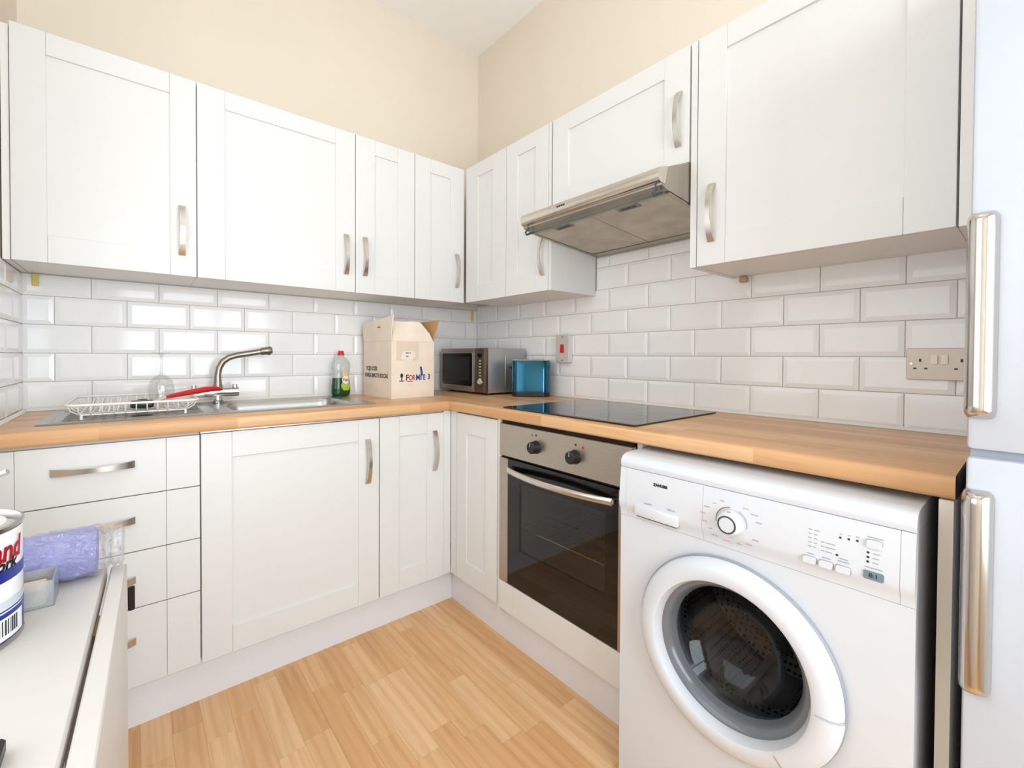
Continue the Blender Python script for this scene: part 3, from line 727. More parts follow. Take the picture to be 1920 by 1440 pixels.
# ------------------------------------------------------------------ hob
t = thing('induction_hob', 'black glass hob set flat in the right-hand worktop', 'hob', (-.31, -1.235, WT))
MB().box(-.572, -.062, -1.530, -.938, WT + .0004, WT + .0052, .0016).build('glass_plate', BLACKGLASS, t)
RING = mat('hob_ring_print', (70, 70, 72), .2)
for x, y, r in ((-.43, -1.09, .09), (-.43, -1.39, .075), (-.19, -1.09, .07), (-.19, -1.39, .10)):
    MB().lathe([(r, 0), (r + .0012, 0)], (x, y, WT + .0054), 40).build('zone_ring', RING, t)

# ------------------------------------------------------------------ built-in oven
t = thing('built_in_oven', 'built-in electric oven with steel control panel and black glass door', 'oven', (-.3, -1.224, .256))
f = P_right(-.575); U0, U1 = .9235, 1.5245
MB(f).box(U0, U1, .750, .876, -.022, 0, .002).build('control_panel', STEEL_V, t)
cp = t.children[-1]
for u, v in ((1.128, .812), (1.310, .810)):
    k = MB(f).lathe([(0, .030), (.017, .030), (.0205, .027), (.0225, .006), (.024, .001), (.024, 0)], (u, v, 0), 24).build('knob', BLACK, cp, auto=35)
    MB(f).box(u - .0012, u + .0012, v + .004, v + .019, .030, .0306).build('pointer', CHROME, k)
    for a in range(0, 360, 45):
        MB(f).box(u + .034 * math.sin(R(a)) - .0014, u + .034 * math.sin(R(a)) + .0014, v + .034 * math.cos(R(a)) - .0014, v + .034 * math.cos(R(a)) + .0014, 0, .0003).build('scale_mark', mat('scale_print', (140, 126, 112), .5), cp)
for u, v, m_ in ((1.108, .852, PRINTRED), (1.128, .854, PRINTDARK), (1.312, .850, PRINTDARK), (1.343, .845, RED)):
    MB(f).lathe([(0, .0012), (.0035 if m_ is not RED else .005, .0010), (.0042 if m_ is not RED else .006, 0)], (u, v, 0), 12).build('indicator_mark', m_, cp)
MB(f).box(U0 + .005, U1 - .005, .744, .7495, -.024, -.010).build('vent_gap_shade', SHADOWGAP, t)  # dark bars fill the slits above and below the panel, shade as colour
MB(f).box(U0 + .004, U1 - .004, .8765, .8900, -.040, -.012).build('top_gap_shade', SHADOWGAP, t)
# door: glass border, window, steel strips, handle
wu0, wu1, wv0, wv1 = 1.040, 1.430, .405, .660
mb = MB(f)
mb.box(.974, wu0, .259, .742, -.012, -.0005); mb.box(wu1, 1.478, .259, .742, -.012, -.0005)
mb.box(wu0, wu1, .259, wv0, -.012, -.0005); mb.box(wu0, wu1, wv1, .742, -.012, -.0005)
d = mb.build('door', BLACKGLASS, t)
MB(f).box(wu0, wu1, wv0, wv1, -.006, -.0006).build('window', OVENGLASS, d)
for a, b in ((U0, .9735), (1.4785, U1)): MB(f).box(a, b, .259, .742, -.018, .001, .0015).build('steel_strip', STEEL_V, d)
hp = []
for i in range(13):
    q = i / 12; hp.append((.988 + (1.466 - .988) * q, .704, .012 + .036 * math.sin(math.pi * q) ** .8))
mb = MB(f); vs = []; fs = []
for i, (u, v, w_) in enumerate(hp):
    for j in range(10):
        a = 2 * math.pi * j / 10; vs.append((u, v + .012 * math.sin(a), w_ + .0075 * math.cos(a)))
for i in range(12):
    for j in range(10): fs.append((i * 10 + j, i * 10 + (j + 1) % 10, (i + 1) * 10 + (j + 1) % 10, (i + 1) * 10 + j))
fs += [tuple(range(10)), tuple(120 + j for j in range(10))]
mb.add(vs, fs); hdl = mb.build('handle', NICKEL, d, auto=50)
for u in (.993, 1.461): MB(f).box(u - .008, u + .008, .696, .712, -.0005, .014, .002).build('handle_post', NICKEL, hdl)
# cavity with a wire shelf
CAV = mat('oven_enamel', (128, 122, 115), .3, var=.05)
mb = MB(f); c0, c1, e0, e1, dp = .985, 1.470, .33, .72, -.42
mb.add([(c0, e0, -.02), (c1, e0, -.02), (c1, e1, -.02), (c0, e1, -.02), (c0, e0, dp), (c1, e0, dp), (c1, e1, dp), (c0, e1, dp)],
       [(0, 1, 5, 4), (1, 2, 6, 5), (2, 3, 7, 6), (3, 0, 4, 7), (4, 5, 6, 7)])
mb.build('cavity', CAV, t)
mb = MB(f)
for i in range(24): 
    u = c0 + .012 + i * (c1 - c0 - .024) / 23
    mb.tube([(u, .472, -.05), (u, .472, -.38)], .0016, 5)
for w_ in (-.05, -.21, -.38): mb.tube([(c0 + .004, .4705, w_), (c1 - .004, .4705, w_)], .003, 6)
mb.build('wire_shelf', CHROME, t, auto=60)
MB().box(-.53, -.02, -1.5235, -.9245, .225, .255).build('housing_floor', CARCASS, t)
t = thing('oven_base_panel', 'white infill panel between the oven door and the plinth', 'panel', (-.56, -1.224, DB))
MB(f).box(.9235, 1.005, DB, .2555, -.020, 0, .0008).build('stile', WHITE_CAB, t)
MB(f).box(1.0058, 1.5245, DB, .2555, -.020, 0, .0008).build('board', WHITE_CAB, t)
t = thing('oven_side_panel', 'white upright panel between the oven and the washing machine', 'panel', (-.3, -1.535, 0))
MB().box(-.553, -.02, -1.5435, -1.5265, DB, .8905, .001).build('board', WHITE_CAB, t)

# ------------------------------------------------------------------ washing machine
t = thing('washing_machine', 'white front-loading washing machine under the right-hand worktop', 'washing machine', (-.37, -1.8455, 0))
WMX = -.668; f = P_right(WMX); A0, A1 = 1.553, 2.138; UC, VC, RD = 1.838, .480, .209
# body shell with a round opening in the front
mb = MB(f)
n = 48; hole = [(UC + .160 * math.cos(2 * math.pi * i / n), VC + .160 * math.sin(2 * math.pi * i / n)) for i in range(n)]
def rect_pt(a):
    c, s = math.cos(a), math.sin(a); k = 1e9
    if c > 1e-9: k = min(k, (A1 - UC) / c)
    if c < -1e-9: k = min(k, (A0 - UC) / c)
    if s > 1e-9: k = min(k, (.7135 - VC) / s)
    if s < -1e-9: k = min(k, (.012 - VC) / s)
    return (UC + c * k, VC + s * k)
angs = sorted(set([2 * math.pi * i / n for i in range(n)] + [math.atan2(y - VC, x - UC) % (2 * math.pi) for x in (A0, A1) for y in (.012, .7135)]))
inn = [(UC + .160 * math.cos(a), VC + .160 * math.sin(a), 0) for a in angs]; out = [(*rect_pt(a), 0) for a in angs]; k = len(angs)
mb.add(inn + out + [(x, y, -.03) for x, y, z in inn], [(i, (i + 1) % k, k + (i + 1) % k, k + i) for i in range(k)] + [(i, 2 * k + i, 2 * k + (i + 1) % k, (i + 1) % k) for i in range(k)])
mb.add([(A0, .012, 0), (A1, .012, 0), (A1, .7135, 0), (A0, .7135, 0), (A0, .7135, -.004), (A1, .7135, -.004), (A0, .842, -.012), (A1, .842, -.012), (A0, .842, -.58), (A1, .842, -.58), (A0, .012, -.58), (A1, .012, -.58)],
       [(3, 2, 5, 4), (8, 9, 11, 10), (0, 3, 4, 6, 8, 10), (2, 1, 11, 9, 7, 5), (0, 10, 11, 1), (4, 5, 7, 6), (6, 7, 9, 8)])
mb.build('body', APPL, t)
# top lid with rounded front
prof = [(.843, -.585), (.843, .000), (.852, .003), (.862, .001), (.871, -.006), (.876, -.018), (.878, -.04), (.878, -.585)]
mb = MB(f); mb.prism(prof, A0, A1, 'vwu'); mb.build('lid', APPL, t, auto=50)
# fascia
def fascia(u0, u1, name, extra=0.0):
    pr = [(.7145, -.010), (.7145, .001), (.722, .0015), (.733, .004 + extra), (.742, .0085 + extra), (.752, .010 + extra), (.800, .0065 + extra), (.842, .002 + extra), (.842, -.010)]
    mb = MB(f); mb.prism(pr, u0, u1, 'vwu'); return mb.build(name, APPL, t, auto=30)
fa = fascia(A0 + .0005, 1.5745, 'fascia_end'); dw = fascia(1.575, 1.778, 'detergent_drawer', .0006); pn = fascia(1.7786, 2.118, 'control_panel', .0006); fascia(2.1185, A1 - .0005, 'fascia_end')
MB(f).box(1.603, 1.722, .727, .755, .006, .0155, .004).build('drawer_grip', APPL, dw, auto=40)
MB(f).box(1.608, 1.717, .7245, .7268, .003, .0105).build('grip_shadow_gap', DARKGREY, dw)
def wsurf(v): return .0106 - (.0106 - .0026) * max(0, v - .752) / .09 + .0004
def print_wm(me, u, v, m_, par): return place('lettering', me, m_, par, (WMX - wsurf(v) - .0004, -u, v), 'right')
print_wm(text_mesh('ZANUSSI', .0095, .0002, .0007), 1.671, .8155, PRINTDARK, dw)
print_wm(text_mesh('essential', .0062, .0002), 1.640, .7640, PRINTGREY, dw); print_wm(text_mesh('1200 AA', .0062, .0002), 1.702, .7640, PRINTGREY, dw)
# programme dial
du, dv = 1.842, .776; dwl = wsurf(dv)
fd = lambda u, v, w_: (WMX - dwl - w_, -u, v)
dk = MB(fd).lathe([(.0275, 0), (.0275, .003), (.025, .012), (.0215, .0215), (.0205, .0225), (0, .0225)], (du, dv, 0), 32).build('dial', APPL, pn, auto=35)
MB(fd).lathe([(.0165, .0226), (.0165, .0240), (.0192, .0240), (.0192, .0226)], (du, dv, 0), 32).build('dial_ring', DARKGREY, dk, auto=35)
MB(fd).lathe([(.0160, .0226), (.0155, .0236), (0, .0238)], (du, dv, 0), 32).build('dial_cap', APPL, dk, auto=35)
MB(fd).box(du - .003, du + .003, dv + .020, dv + .027, .010, .0135, .0005).build('dial_marker', PRINTGREY, dk)
for a0, a1, m_ in ((95, 215, mat('brown_print', (150, 118, 96), .5)), (-25, 62, PRINTGREY), (222, 258, PRINTDARK), (264, 284, PRINTDARK), (292, 325, PRINTDARK)):
    MB(fd).lathe([(.0315, .0004), (.0335, .0004)], (du, dv, 0), 12, a0=a0, a1=a1).build('dial_scale', m_, pn)
random.seed(11)
for a in list(range(20, 350, 22)):
    if 75 < a < 105: continue
    rr = .044 + random.uniform(0, .006); ln = random.uniform(.008, .016); cu = du + rr * 1.12 * math.cos(R(a)) + (ln / 2) * (1 if math.cos(R(a)) > .2 else -1 if math.cos(R(a)) < -.2 else 0); cv = dv + rr * .92 * math.sin(R(a))
    if .752 < cv < .838 or True:
        ws = wsurf(cv)
        MB(f).box(cu - ln / 2, cu + ln / 2, cv - .0011, cv + .0011, ws + .0002, ws + .0006).build('printed_line', random.choice((PRINTGREY, PRINTGREY, mat('pink_print', (214, 170, 165), .5))), pn)
# buttons, lamps, display
def btn(u, v, hw, hh):
    ws = wsurf(v); mb = MB(f); mb.prism(rrect(u - hw, u + hw, v - hh, v + hh, .003, 3), ws - .002, ws + .0045); b_ = mb.build('button', APPL, pn, auto=30)
    mb = MB(f); mb.prism(rrect(u - hw - .0012, u + hw + .0012, v - hh - .0012, v + hh + .0012, .004, 3), ws - .002, ws + .0004); mb.build('button_surround', PRINTGREY, b_)
for u, v in ((1.989, .7485), (2.015, .7485), (2.041, .7485)): btn(u, v, .0105, .0062)
btn(2.084, .808, .0105, .0070)
for u, v in ((2.035, .8045), (2.0475, .8055), (2.060, .8065), (2.031, .7715), (2.0755, .7915), (2.0755, .7835), (2.0755, .7755)):
    ws = wsurf(v); MB(lambda a, b, c, ws=ws: (WMX - ws - c, -a, b)).lathe([(0, .0012), (.0018, .0010), (.0022, 0)], (u, v, 0), 12).build('indicator_lamp', PRINTDARK, pn)
for (u0, u1, v) in ((1.985, 1.991, .806), (1.994, 2.004, .806), (1.985, 1.991, .798), (1.994, 2.000, .798), (1.985, 1.991, .790), (1.994, 2.000, .790), (1.985, 1.991, .782), (1.994, 2.000, .782), (1.985, 1.991, .774), (1.994, 1.998, .774),
                    (2.006, 2.011, .788), (2.013, 2.028, .788), (2.006, 2.011, .780), (2.013, 2.028, .780), (2.006, 2.011, .772), (2.013, 2.023, .772), (1.985, 1.995, .760), (2.008, 2.022, .760), (2.032, 2.050, .762), (2.034, 2.048, .767),
                    (2.074, 2.096, .819), (2.082, 2.092, .7915), (2.082, 2.091, .7835), (2.082, 2.090, .7755), (2.072, 2.096, .766), (2.034, 2.038, .811), (2.046, 2.050, .812), (2.058, 2.063, .813)):
    ws = wsurf(v); MB(f).box(u0, u1, v - .0009, v + .0009, ws + .0002, ws + .0005).build('printed_line', PRINTGREY, pn)
mb = MB(f); ws = wsurf(.752); mb.prism(rrect(2.070, 2.098, .7455, .7605, .003, 3), ws - .001, ws + .0012); lcd = mb.build('display', mat('lcd_grey_blue', (120, 136, 148), .2), pn)
place('lettering', text_mesh('8:1', .011, .0001, .0002), PRINTDARK, lcd, (WMX - ws - .0014, -2.084, .753), 'right')
# door
fdr = lambda u, v, w_: (WMX - w_, -u, v); c = (UC, VC, 0)
ring = [(RD - .012, .0006), (RD, .006), (RD + .001, .014), (RD - .006, .027), (RD - .018, .035), (RD - .040, .038), (RD - .046, .035), (.1585, .024), (.1555, .012), (.1555, .004)]
d = MB(fdr).lathe(ring, c, 64).build('door', APPL, t, auto=40)
MB(fdr).lathe([(RD + .0016, .003), (RD + .004, .007), (RD + .0042, .0105), (RD + .0015, .013)], c, 64).build('door_edge', mat('pale_grey_trim', (150, 156, 165), .4), d, auto=40)
# pull grip let into the right of the ring
gp = [(r + .0012, z + .0012) for r, z in ring[2:7]]
MB(fdr).lathe(gp, c, 16, a0=-52, a1=-4).build('door_grip', APPL, d, auto=40)
for a in (-53, -3): MB(fdr).lathe([(r + .0014, z + .0004) for r, z in ring[2:8]], c, 1, a0=a - .2, a1=a + .2).build('seam_line', PRINTGREY, d)
GREYRIM = mat('smoky_grey_rim', (112, 116, 122), .16, 0, spec=.6)
MB(fdr).lathe([(.1552, .012), (.149, .009), (.142, .002), (.137, -.010), (.134, -.022)], c, 64).build('glass_rim', GREYRIM, d, auto=50)
MB(fdr).lathe([(.1338, -.020), (.128, -.030), (.112, -.055), (.085, -.078), (.05, -.090), (0, -.094)], c, 48).build('glass_bowl', WASHGLASS, d, auto=60)
GASK = mat('gasket_grey', (104, 108, 114), .45)
MB(fdr).lathe([(.162, -.028), (.154, -.034), (.146, -.040), (.1425, -.048), (.146, -.056), (.154, -.062), (.157, -.085), (.165, -.095), (.20, -.098)], c, 48).build('gasket', GASK, t, auto=60)
# perforated drum
DR = bpy.data.materials.new('perforated_drum'); DR.use_nodes = True; nt = DR.node_tree; b = nt.nodes['Principled BSDF']
b.inputs['Metallic'].default_value = .8; b.inputs['Roughness'].default_value = .35
tc = nt.nodes.new('ShaderNodeTexCoord'); vo = nt.nodes.new('ShaderNodeTexVoronoi'); vo.inputs['Scale'].default_value = 75; vo.inputs['Randomness'].default_value = .15
rp = nt.nodes.new('ShaderNodeValToRGB'); rp.color_ramp.elements[0].position = .30; rp.color_ramp.elements[0].color = (.01, .01, .01, 1); rp.color_ramp.elements[1].position = .38; rp.color_ramp.elements[1].color = (.30, .29, .28, 1)
nt.links.new(tc.outputs['Object'], vo.inputs['Vector']); nt.links.new(vo.outputs['Distance'], rp.inputs['Fac']); nt.links.new(rp.outputs[0], b.inputs['Base Color'])
MB(fdr).lathe([(.150, -.100), (.225, -.108), (.232, -.120), (.232, -.40), (.20, -.43), (.06, -.415), (0, -.41)], c, 64).build('drum', DR, t, auto=40)
for a in (20, 140, 260):
    ca, sa = math.cos(R(a)), math.sin(R(a)); px, py = -sa, ca
    vs = []
    for w_ in (-.13, -.39):
        for r_, o_ in ((.231, -.030), (.180, -.009), (.180, .009), (.231, .030)): vs.append((UC + ca * r_ + px * o_, VC + sa * r_ + py * o_, w_))
    MB(fdr).add(vs, [(0, 1, 2, 3), (7, 6, 5, 4), (0, 4, 5, 1), (1, 5, 6, 2), (2, 6, 7, 3), (3, 7, 4, 0)]).build('drum_paddle', mat('paddle_grey', (150, 150, 150), .4), t)
MB(f).box(A0 + .02, A1 - .02, .0, .012, -.55, -.03).build('foot_rail', DARKGREY, t)

# ------------------------------------------------------------------ extractor hood
t = thing('extractor_hood', 'stainless steel visor cooker hood under the short wall cabinet', 'cooker hood', (-.25, -1.247, 1.61))
HA, HB = -.9425, -1.5475
hx = [(-.0055, 1.7635), (-.305, 1.7635), (-.478, 1.699), (-.470, 1.652), (-.440, 1.644), (-.0055, 1.611)]
mb = MB()
n = len(hx)
vs = [(x, HA, z) for x, z in hx] + [(x, HB, z) for x, z in hx]
mb.add(vs, [tuple(range(n)), tuple(range(2 * n - 1, n - 1, -1))] + [(i, i + n, (i + 1) % n + n, (i + 1) % n) for i in range(n)])
HOODM = mat('hood_steel', (176, 168, 156), .38, .9, var=.05, vscale=12, stretch=(1, 6, 1))
mb.build('body', HOODM, t)
lip = []
for i in range(11):
    a = R(95 + 175 * i / 10); lip.append((-.478 + .016 * math.cos(a), 1.680 + .022 * math.sin(a)))
lip = [(-.440, 1.7145)] + lip + [(-.455, 1.6565)]
mb = MB(); n = len(lip); ya, yb = HA - .004, HB + .0 
vs = [(x, -.949, z) for x, z in lip] + [(x, HB - .0018, z) for x, z in lip]
mb.add(vs, [tuple(range(n)), tuple(range(2 * n - 1, n - 1, -1))] + [(i, i + n, (i + 1) % n + n, (i + 1) % n) for i in range(n)])
mb.build('visor_bar', NICKEL, t, auto=40)
vb = t.children[-1]
for i in range(5):
    y = -1.148 - i * .0105
    MB().box(-.4955, -.490, y - .0032, y + .0032, 1.680, 1.687, .0006).build('push_button', PRINTDARK if i < 4 else CHROME, vb)
# sloping underside: two grease filters with recessed pulls, frame and glass visor strip
def under(x0, x1, y0, y1, off=.001, thick=.003):
    def zz(x): return 1.611 + (x + .0055) * (1.644 - 1.611) / (-.440 + .0055)
    vs = [(x, y, zz(x) - off - k * thick) for k in (0, 1) for x, y in ((x0, y0), (x1, y0), (x1, y1), (x0, y1))]
    return MB().add(vs, [(0, 1, 2, 3), (7, 6, 5, 4), (0, 4, 5, 1), (1, 5, 6, 2), (2, 6, 7, 3), (3, 7, 4, 0)])
FILT = mat('greasy_filter', (196, 186, 172), .5, .35, var=.16, vscale=11, bump=.25, bscale=260)
for a, b in ((-.960, -1.243), (-1.246, -1.532)):
    fl_ = under(-.425, -.055, b, a).build('filter', FILT, t)
    ym = (a + b) / 2
    pl = under(-.424, -.392, ym - .042, ym + .042, .0042, .002).build('filter_pull', mat('pull_grey', (120, 120, 116), .4, .6), fl_)
    under(-.416, -.400, ym - .028, ym + .028, .0064, .0008).build('pull_recess', BLACK, pl)
under(-.050, -.008, HB + .006, HA - .006, .0012, .006).build('rear_frame', HOODM, t)
under(-.424, -.052, -.958, -.9455, .0012, .005).build('side_frame', HOODM, t); under(-.424, -.052, -1.545, -1.5335, .0012, .005).build('side_frame', HOODM, t)
gv = MB().add([(-.462, -.962, 1.654), (-.462, -1.535, 1.654), (-.420, -1.535, 1.637), (-.420, -.962, 1.637), (-.462, -.962, 1.651), (-.462, -1.535, 1.651), (-.420, -1.535, 1.634), (-.420, -.962, 1.634)],
        [(0, 1, 2, 3), (7, 6, 5, 4), (0, 4, 5, 1), (1, 5, 6, 2), (2, 6, 7, 3), (3, 7, 4, 0)]).build('visor_glass', glass_mat('visor_green_glass', (.86, .90, .87), .08, .10, white=.12), t)
for y in (-.968, -1.528):
    MB().tube([(-.472, y, 1.668), (-.466, y, 1.648), (-.484, y, 1.630), (-.478, y, 1.622), (-.440, y, 1.638)], .0042, 8).build('hinge_arm', DARKGREY, t, auto=50)

# ------------------------------------------------------------------ cooker switch and socket
t = thing('cooker_switch', 'steel cooker switch plate with red rocker above the toaster', 'switch', (-.015, -.757, 1.176))
f = P_right(-.0045)
MB(f).box(.716, .800, 1.110, 1.244, 0, .026, .003).build('pattress', PLASTIC, t, auto=40)
f2 = P_right(-.0305)
MB(f2).box(.714, .802, 1.107, 1.247, -.0005, .004, .0012).build('face_plate', mat('satin_plate', (214, 210, 204), .4, .35), t)
MB(f2).prism([(.747, 1.156), (.770, 1.156), (.768, 1.198), (.750, 1.198)], .004, .009, 'uvw').build('rocker', RED, t)
for v in (1.119, 1.235): MB(f2).lathe([(0, .0052), (.003, .005), (.0036, .004)], (.758, v, 0), 12).build('screw', DARKGREY, t)
t = thing('double_socket', 'brushed steel double power socket beside the fridge', 'socket', (-.008, -2.10, 1.12))
f = P_right(-.0045)
MB(f).box(2.030, 2.172, 1.079, 1.165, 0, .0075, .0012).build('face_plate', mat('satin_plate_warm', (196, 182, 168), .4, .4), t)
for u in (2.086, 2.1055): MB(f).prism(rrect(u - .0065, u + .0065, 1.1225, 1.147, .002, 2), .0075, .0125).build('rocker', mat('rocker_beige', (214, 202, 188), .4, .3), t)
for uc in (2.058, 2.1375):
    MB(f).box(uc - .0025, uc + .0025, 1.128, 1.1365, .0075, .0079).build('pin_hole', BLACK, t)
    for s in (-.0105, .0115): MB(f).box(uc + s - .0033, uc + s + .0033, 1.1075, 1.1122, .0075, .0079).build('pin_hole', BLACK, t)
MB(f).lathe([(0, .0088), (.0032, .0086), (.004, .0075)], (2.040, 1.1225, 0), 12).build('screw', NICKEL, t)

# ------------------------------------------------------------------ fridge freezer
t = thing('fridge_freezer', 'tall white fridge freezer with two vertical chrome handles', 'fridge', (-.33, -2.49, 0))
FX, F0, F1 = -.662, 2.192, 2.782
MB().box(-.59, -.03, -F1, -F0, .02, 1.95, .006).build('cabinet', FRIDGE, t, auto=40)
f = P_right(FX)
lo = MB(f).box(F0, F1, .07, .9825, -.066, 0, .007).build('door', FRIDGE, t, auto=40)
hi = MB(f).box(F0, F1, .9945, 1.95, -.066, 0, .007).build('door', FRIDGE, t, auto=40)
MB(f).box(F0 + .004, F1 - .004, .9815, .9955, -.060, -.014).build('door_gap', mat('gasket_blue_grey', (158, 166, 178), .5), t)
MB(f).box(F0 + .02, F1 - .02, .0, .066, -.05, -.03).build('kick_plate', DARKGREY, t)
def fridge_handle(par, v0, v1):
    # D-section bar hugging the opening edge, ends rounded over
    L = v1 - v0; vs_ = [0, .002, .005, .009, .014] ; stations = [(v0 + d, d) for d in vs_] + [(v0 + .02 + (L - .04) * i / 6, .02) for i in range(7)] + [(v1 - d, d) for d in reversed(vs_)]
    k = 18; mb = MB(f); vs = []; fs = []
    for v, d in stations:
        q = 1 - d / .014 if d < .014 else 0; sc_ = math.sqrt(max(0.06, 1 - q * q)) if q > 0 else 1
        for j in range(k):
            an = math.pi * j / (k - 1)
            vs.append((F0 + .0135 - .0175 * math.cos(an) * (.6 + .4 * sc_), v, .001 + .026 * math.sin(an) ** .8 * sc_))
    n = len(stations)
    for i in range(n - 1):
        for j in range(k): fs.append((i * k + j, i * k + (j + 1) % k, (i + 1) * k + (j + 1) % k, (i + 1) * k + j))
    fs += [tuple(range(k)), tuple((n - 1) * k + j for j in range(k))]
    return mb.add(vs, fs).build('handle', mat('satin_chrome', (206, 202, 196), .16, 1.0), par, auto=60)
fridge_handle(hi, 1.045, 1.365); fridge_handle(lo, .612, .932)

# ------------------------------------------------------------------ drop-leaf table and the things on it
TT = .752
t = thing('drop_leaf_table', 'white painted drop-leaf table folded against the left wall', 'table', (-1.7262, -1.196, 0), R(-1.9))
MB().box(-.228, 0, -.944, 0, TT - .022, TT, .003).build('table_top', TABLE, t, auto=40, local=True)
MB().box(.0055, .0275, -.944, -.008, .10, TT + .002, .002).build('leaf', TABLE, t, auto=40, local=True)
for y in (-.20, -.73): MB().box(.0003, .0052, y - .03, y + .03, TT - .030, TT - .010).build('hinge', mat('brass', (150, 124, 84), .4, .9), t, local=True)
for x in (-.205, -.034):
    for y in (-.034, -.904): MB().box(x - .018, x + .018, y - .018, y + .018, 0, TT - .022, .002).build('leg', TABLE, t, auto=40, local=True)
for y in (-.034, -.904): MB().box(-.187, -.052, y - .009, y + .009, TT - .10, TT - .022).build('apron', TABLE, t, local=True)
MB().box(-.043, -.025, -.886, -.052, TT - .10, TT - .022).build('apron', mat('brown_wood', (132, 108, 82), .6, var=.2, vscale=10), t, local=True)
# paint tin
PCX, PCY, PR, PH = -1.8915, -1.366, .0835, .158
t = thing('paint_tin', 'tin of paint with red lettering and blue band at the table edge', 'paint tin', (PCX, PCY, TT))
TIN = mat('tinplate', (178, 176, 170), .25, .95)
MB().lathe([(0, 0), (PR - .002, 0), (PR, .002), (PR, .005), (PR - .0015, .007), (PR - .0015, PH - .006), (PR + .001, PH - .004), (PR + .0012, PH), (PR - .002, PH + .001), (PR - .004, PH - .002), (PR - .006, PH - .010), (PR - .012, PH - .010)], (0, 0, 0), 48).build('can', TIN, t, auto=40, local=True)
MB().lathe([(PR - .0118, PH - .009), (PR - .016, PH - .002), (PR - .022, PH - .002), (PR - .026, PH - .007), (0, PH - .007)], (0, 0, 0), 40).build('lid', mat('lid_white', (228, 226, 222), .35, .2), t, auto=40, local=True)
def band(z0, z1, m, off=0.0, a0=0, a1=360, name='label_band', par=None, n=48):
    return MB().lathe([(PR - .0008 + off, z0), (PR - .0008 + off, z1)], (0, 0, 0), n, a0=a0, a1=a1).build(name, m, par or t, auto=40, local=True)
LWHITE = mat('label_white_gloss', (240, 240, 240), .3); LBLUE = mat('label_blue', (24, 44, 140), .3)
lb = band(.0075, PH - .007, LWHITE)
band(.0075, .045, LBLUE, .0003, par=lb); band(.047, .049, LBLUE, .0003, par=lb); band(.086, .102, LBLUE, .0003, par=lb); band(.0505, .061, mat('label_pale', (206, 210, 222), .3), .0003, par=lb)
wp = band(.010, .039, LWHITE, .0006, -60, -6, 'barcode_panel', lb, 12)
a = -56.0
random.seed(3)
while a < -16:
    bw = random.choice((.7, 1.2, 1.8)); band(.016, .036, PRINTDARK, .0009, a, a + bw, 'bar', wp, 1); a += bw + random.choice((.8, 1.2, 1.6))
def on_tin(s, size, z, ac, m, bold, sh=0.0, xs=1.0):
    me = text_mesh(s, size, .0001, bold, shear=sh, xs=xs)
    return place('lettering', wrap_text(me, lambda z: PR, z, ac, 1.0, .0006), m, lb, (0, 0, 0), (0, 0, 0), local=True)
on_tin('Leyland', .038, .1255, -44, mat('tin_red', (206, 22, 44), .3), .0012, .15, .85)
on_tin('paintwork', .021, .1085, -47, PRINTDARK, .0008, .2)
MB().tube([(PR * math.cos(R(q)) * 1.02, PR * math.sin(R(q)) * 1.02, .115) for q in range(110, 251, 14)], .0018, 6).build('wire_handle', TIN, t, auto=60, local=True)
st = MB().tube([(-1.972, -1.345, TT + PH + .0040), (-1.90, -1.371, TT + PH + .036), (-1.8165, -1.400, TT + PH + .0725)], [.0042, .0042, .0036], 10)
tag(st.build('stirring_rod', mat('grey_rod', (186, 182, 176), .35, .4), auto=60, origin=(-1.972, -1.345, TT + PH)), 'thin grey rod propped on top of the paint tin', 'rod')
# paint roller sleeve in clear plastic
t = thing('paint_roller', 'lavender paint roller sleeve wrapped in clear plastic on the table', 'paint roller', (-1.85, -1.2165, TT))
LAV = mat('lavender_fleece', (124, 122, 194), .9, var=.12, vscale=30, bump=.6, bscale=160)
ax0, ax1, ry_, rz_ = -1.975, -1.738, -1.2165, TT + .043
fx = lambda x, y, z: (z, y, x)
def along(prof, n=28, wob=0.0, seed=1, f=(ry_, rz_)):
    rd = random.Random(seed); vs = []; fs = []
    for x, r in prof:
        for j in range(n):
            an = 2 * math.pi * j / n; q = r * (1 + rd.uniform(-wob, wob)); vs.append((x, f[0] + q * math.cos(an), max(f[1] + q * math.sin(an), TT + .0006)))
    for i in range(len(prof) - 1):
        for j in range(n): fs.append((i * n + j, i * n + (j + 1) % n, (i + 1) * n + (j + 1) % n, (i + 1) * n + j))
    return MB().add(vs, fs)
along([(ax0, .006), (ax0, .034), (ax0 + .004, .0405)] + [(ax0 + .01 + (ax1 - ax0 - .02) * i / 10, .0405) for i in range(11)] + [(ax1 - .004, .0400), (ax1, .034), (ax1, .018), (ax1 - .03, .018)], wob=.012).build('sleeve', LAV, t, auto=60)
pr = [(ax0 - .004, .036)] + [(ax0 + (ax1 - ax0) * i / 22, .0428) for i in range(23)] + [(ax1 + .004, .040), (ax1 + .008, .033), (ax1 + .012, .038), (ax1 + .017, .030), (ax1 + .022, .035), (ax1 + .027, .032), (ax1 + .032, .036), (ax1 + .036, .026)]
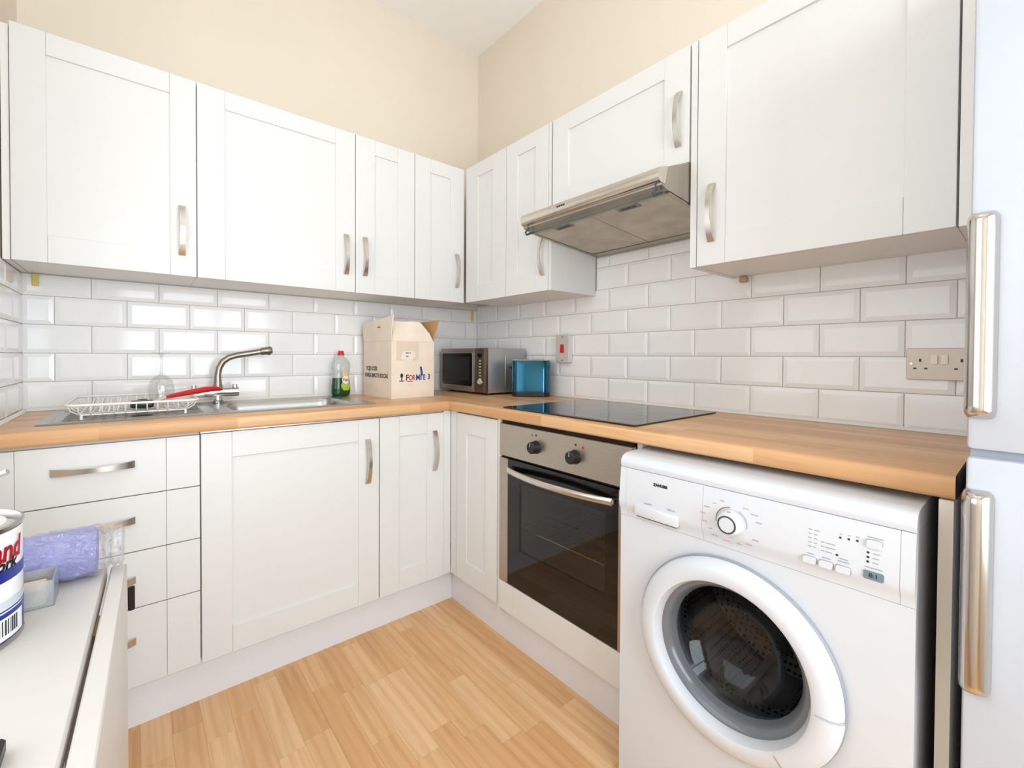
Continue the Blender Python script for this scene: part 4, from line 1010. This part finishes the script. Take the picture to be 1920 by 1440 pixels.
along(pr, 30, .055, 5).build('plastic_wrap', WRAP, t, auto=12)
# clear tray with sponge block
t = thing('plastic_tray', 'small clear plastic tray holding a pale block next to the roller', 'tray', (-1.8060, -1.2850, TT))
mb = MB(); a_, b_, h_ = .0225, .0245, .040
for bx in ((-a_, a_, -b_, -b_ + .0015, 0, h_), (-a_, a_, b_ - .0015, b_, 0, h_ + .004), (-a_, -a_ + .0015, -b_, b_, 0, h_), (a_ - .0015, a_, -b_, b_, 0, h_ + .004), (-a_, a_, -b_, b_, 0, .0015)): mb.box(*bx)
mb.build('tray', TRAY, t, local=True)
MB().box(-a_ + .003, a_ - .010, -b_ + .003, b_ - .006, .002, .030, .003).build('block', mat('sponge_beige', (236, 206, 172), .85, var=.06, vscale=40), t, auto=40, local=True)
tag(MB().box(-1.84, -1.7835, -1.74, -1.632, TT + .0003, TT + .016, .003).build('black_case', BLACK, origin=(-1.81, -1.68, TT)), 'black object at the bottom left corner of the white table', 'case')
st = MB().box(-1.706, -1.690, -.6215, -.6125, .400, .470, .003)
tag(st.build('black_strap', BLACK, origin=(-1.698, -.617, .40)), 'small black strap hanging from the third drawer handle behind the table leaf', 'strap')

# ------------------------------------------------------------------ ceiling lamp (above and behind the frame)
t = thing('ceiling_lamp', 'white ceiling lamp with a warm globe in the middle of the room', 'lamp', (-1.05, -1.95, CE))
MB().lathe([(0, 0), (.06, 0), (.055, -.03), (.012, -.035), (.012, -.10), (0, -.10)], (-1.05, -1.95, CE), 24).build('ceiling_rose', PLASTIC, t, auto=40)
E_ = bpy.data.materials.new('lit_globe'); E_.use_nodes = True; nt = E_.node_tree
em = nt.nodes.new('ShaderNodeEmission'); em.inputs[0].default_value = (1, .84, .66, 1); em.inputs[1].default_value = 4
nt.links.new(em.outputs[0], nt.nodes['Material Output'].inputs[0])
MB().lathe([(.0005, -.30)] + [(.10 * math.sin(R(a)), -.20 + .10 * -math.cos(R(a))) for a in range(15, 180, 15)] + [(.0005, -.10)], (-1.05, -1.95, CE), 24).build('globe', E_, t, auto=60)
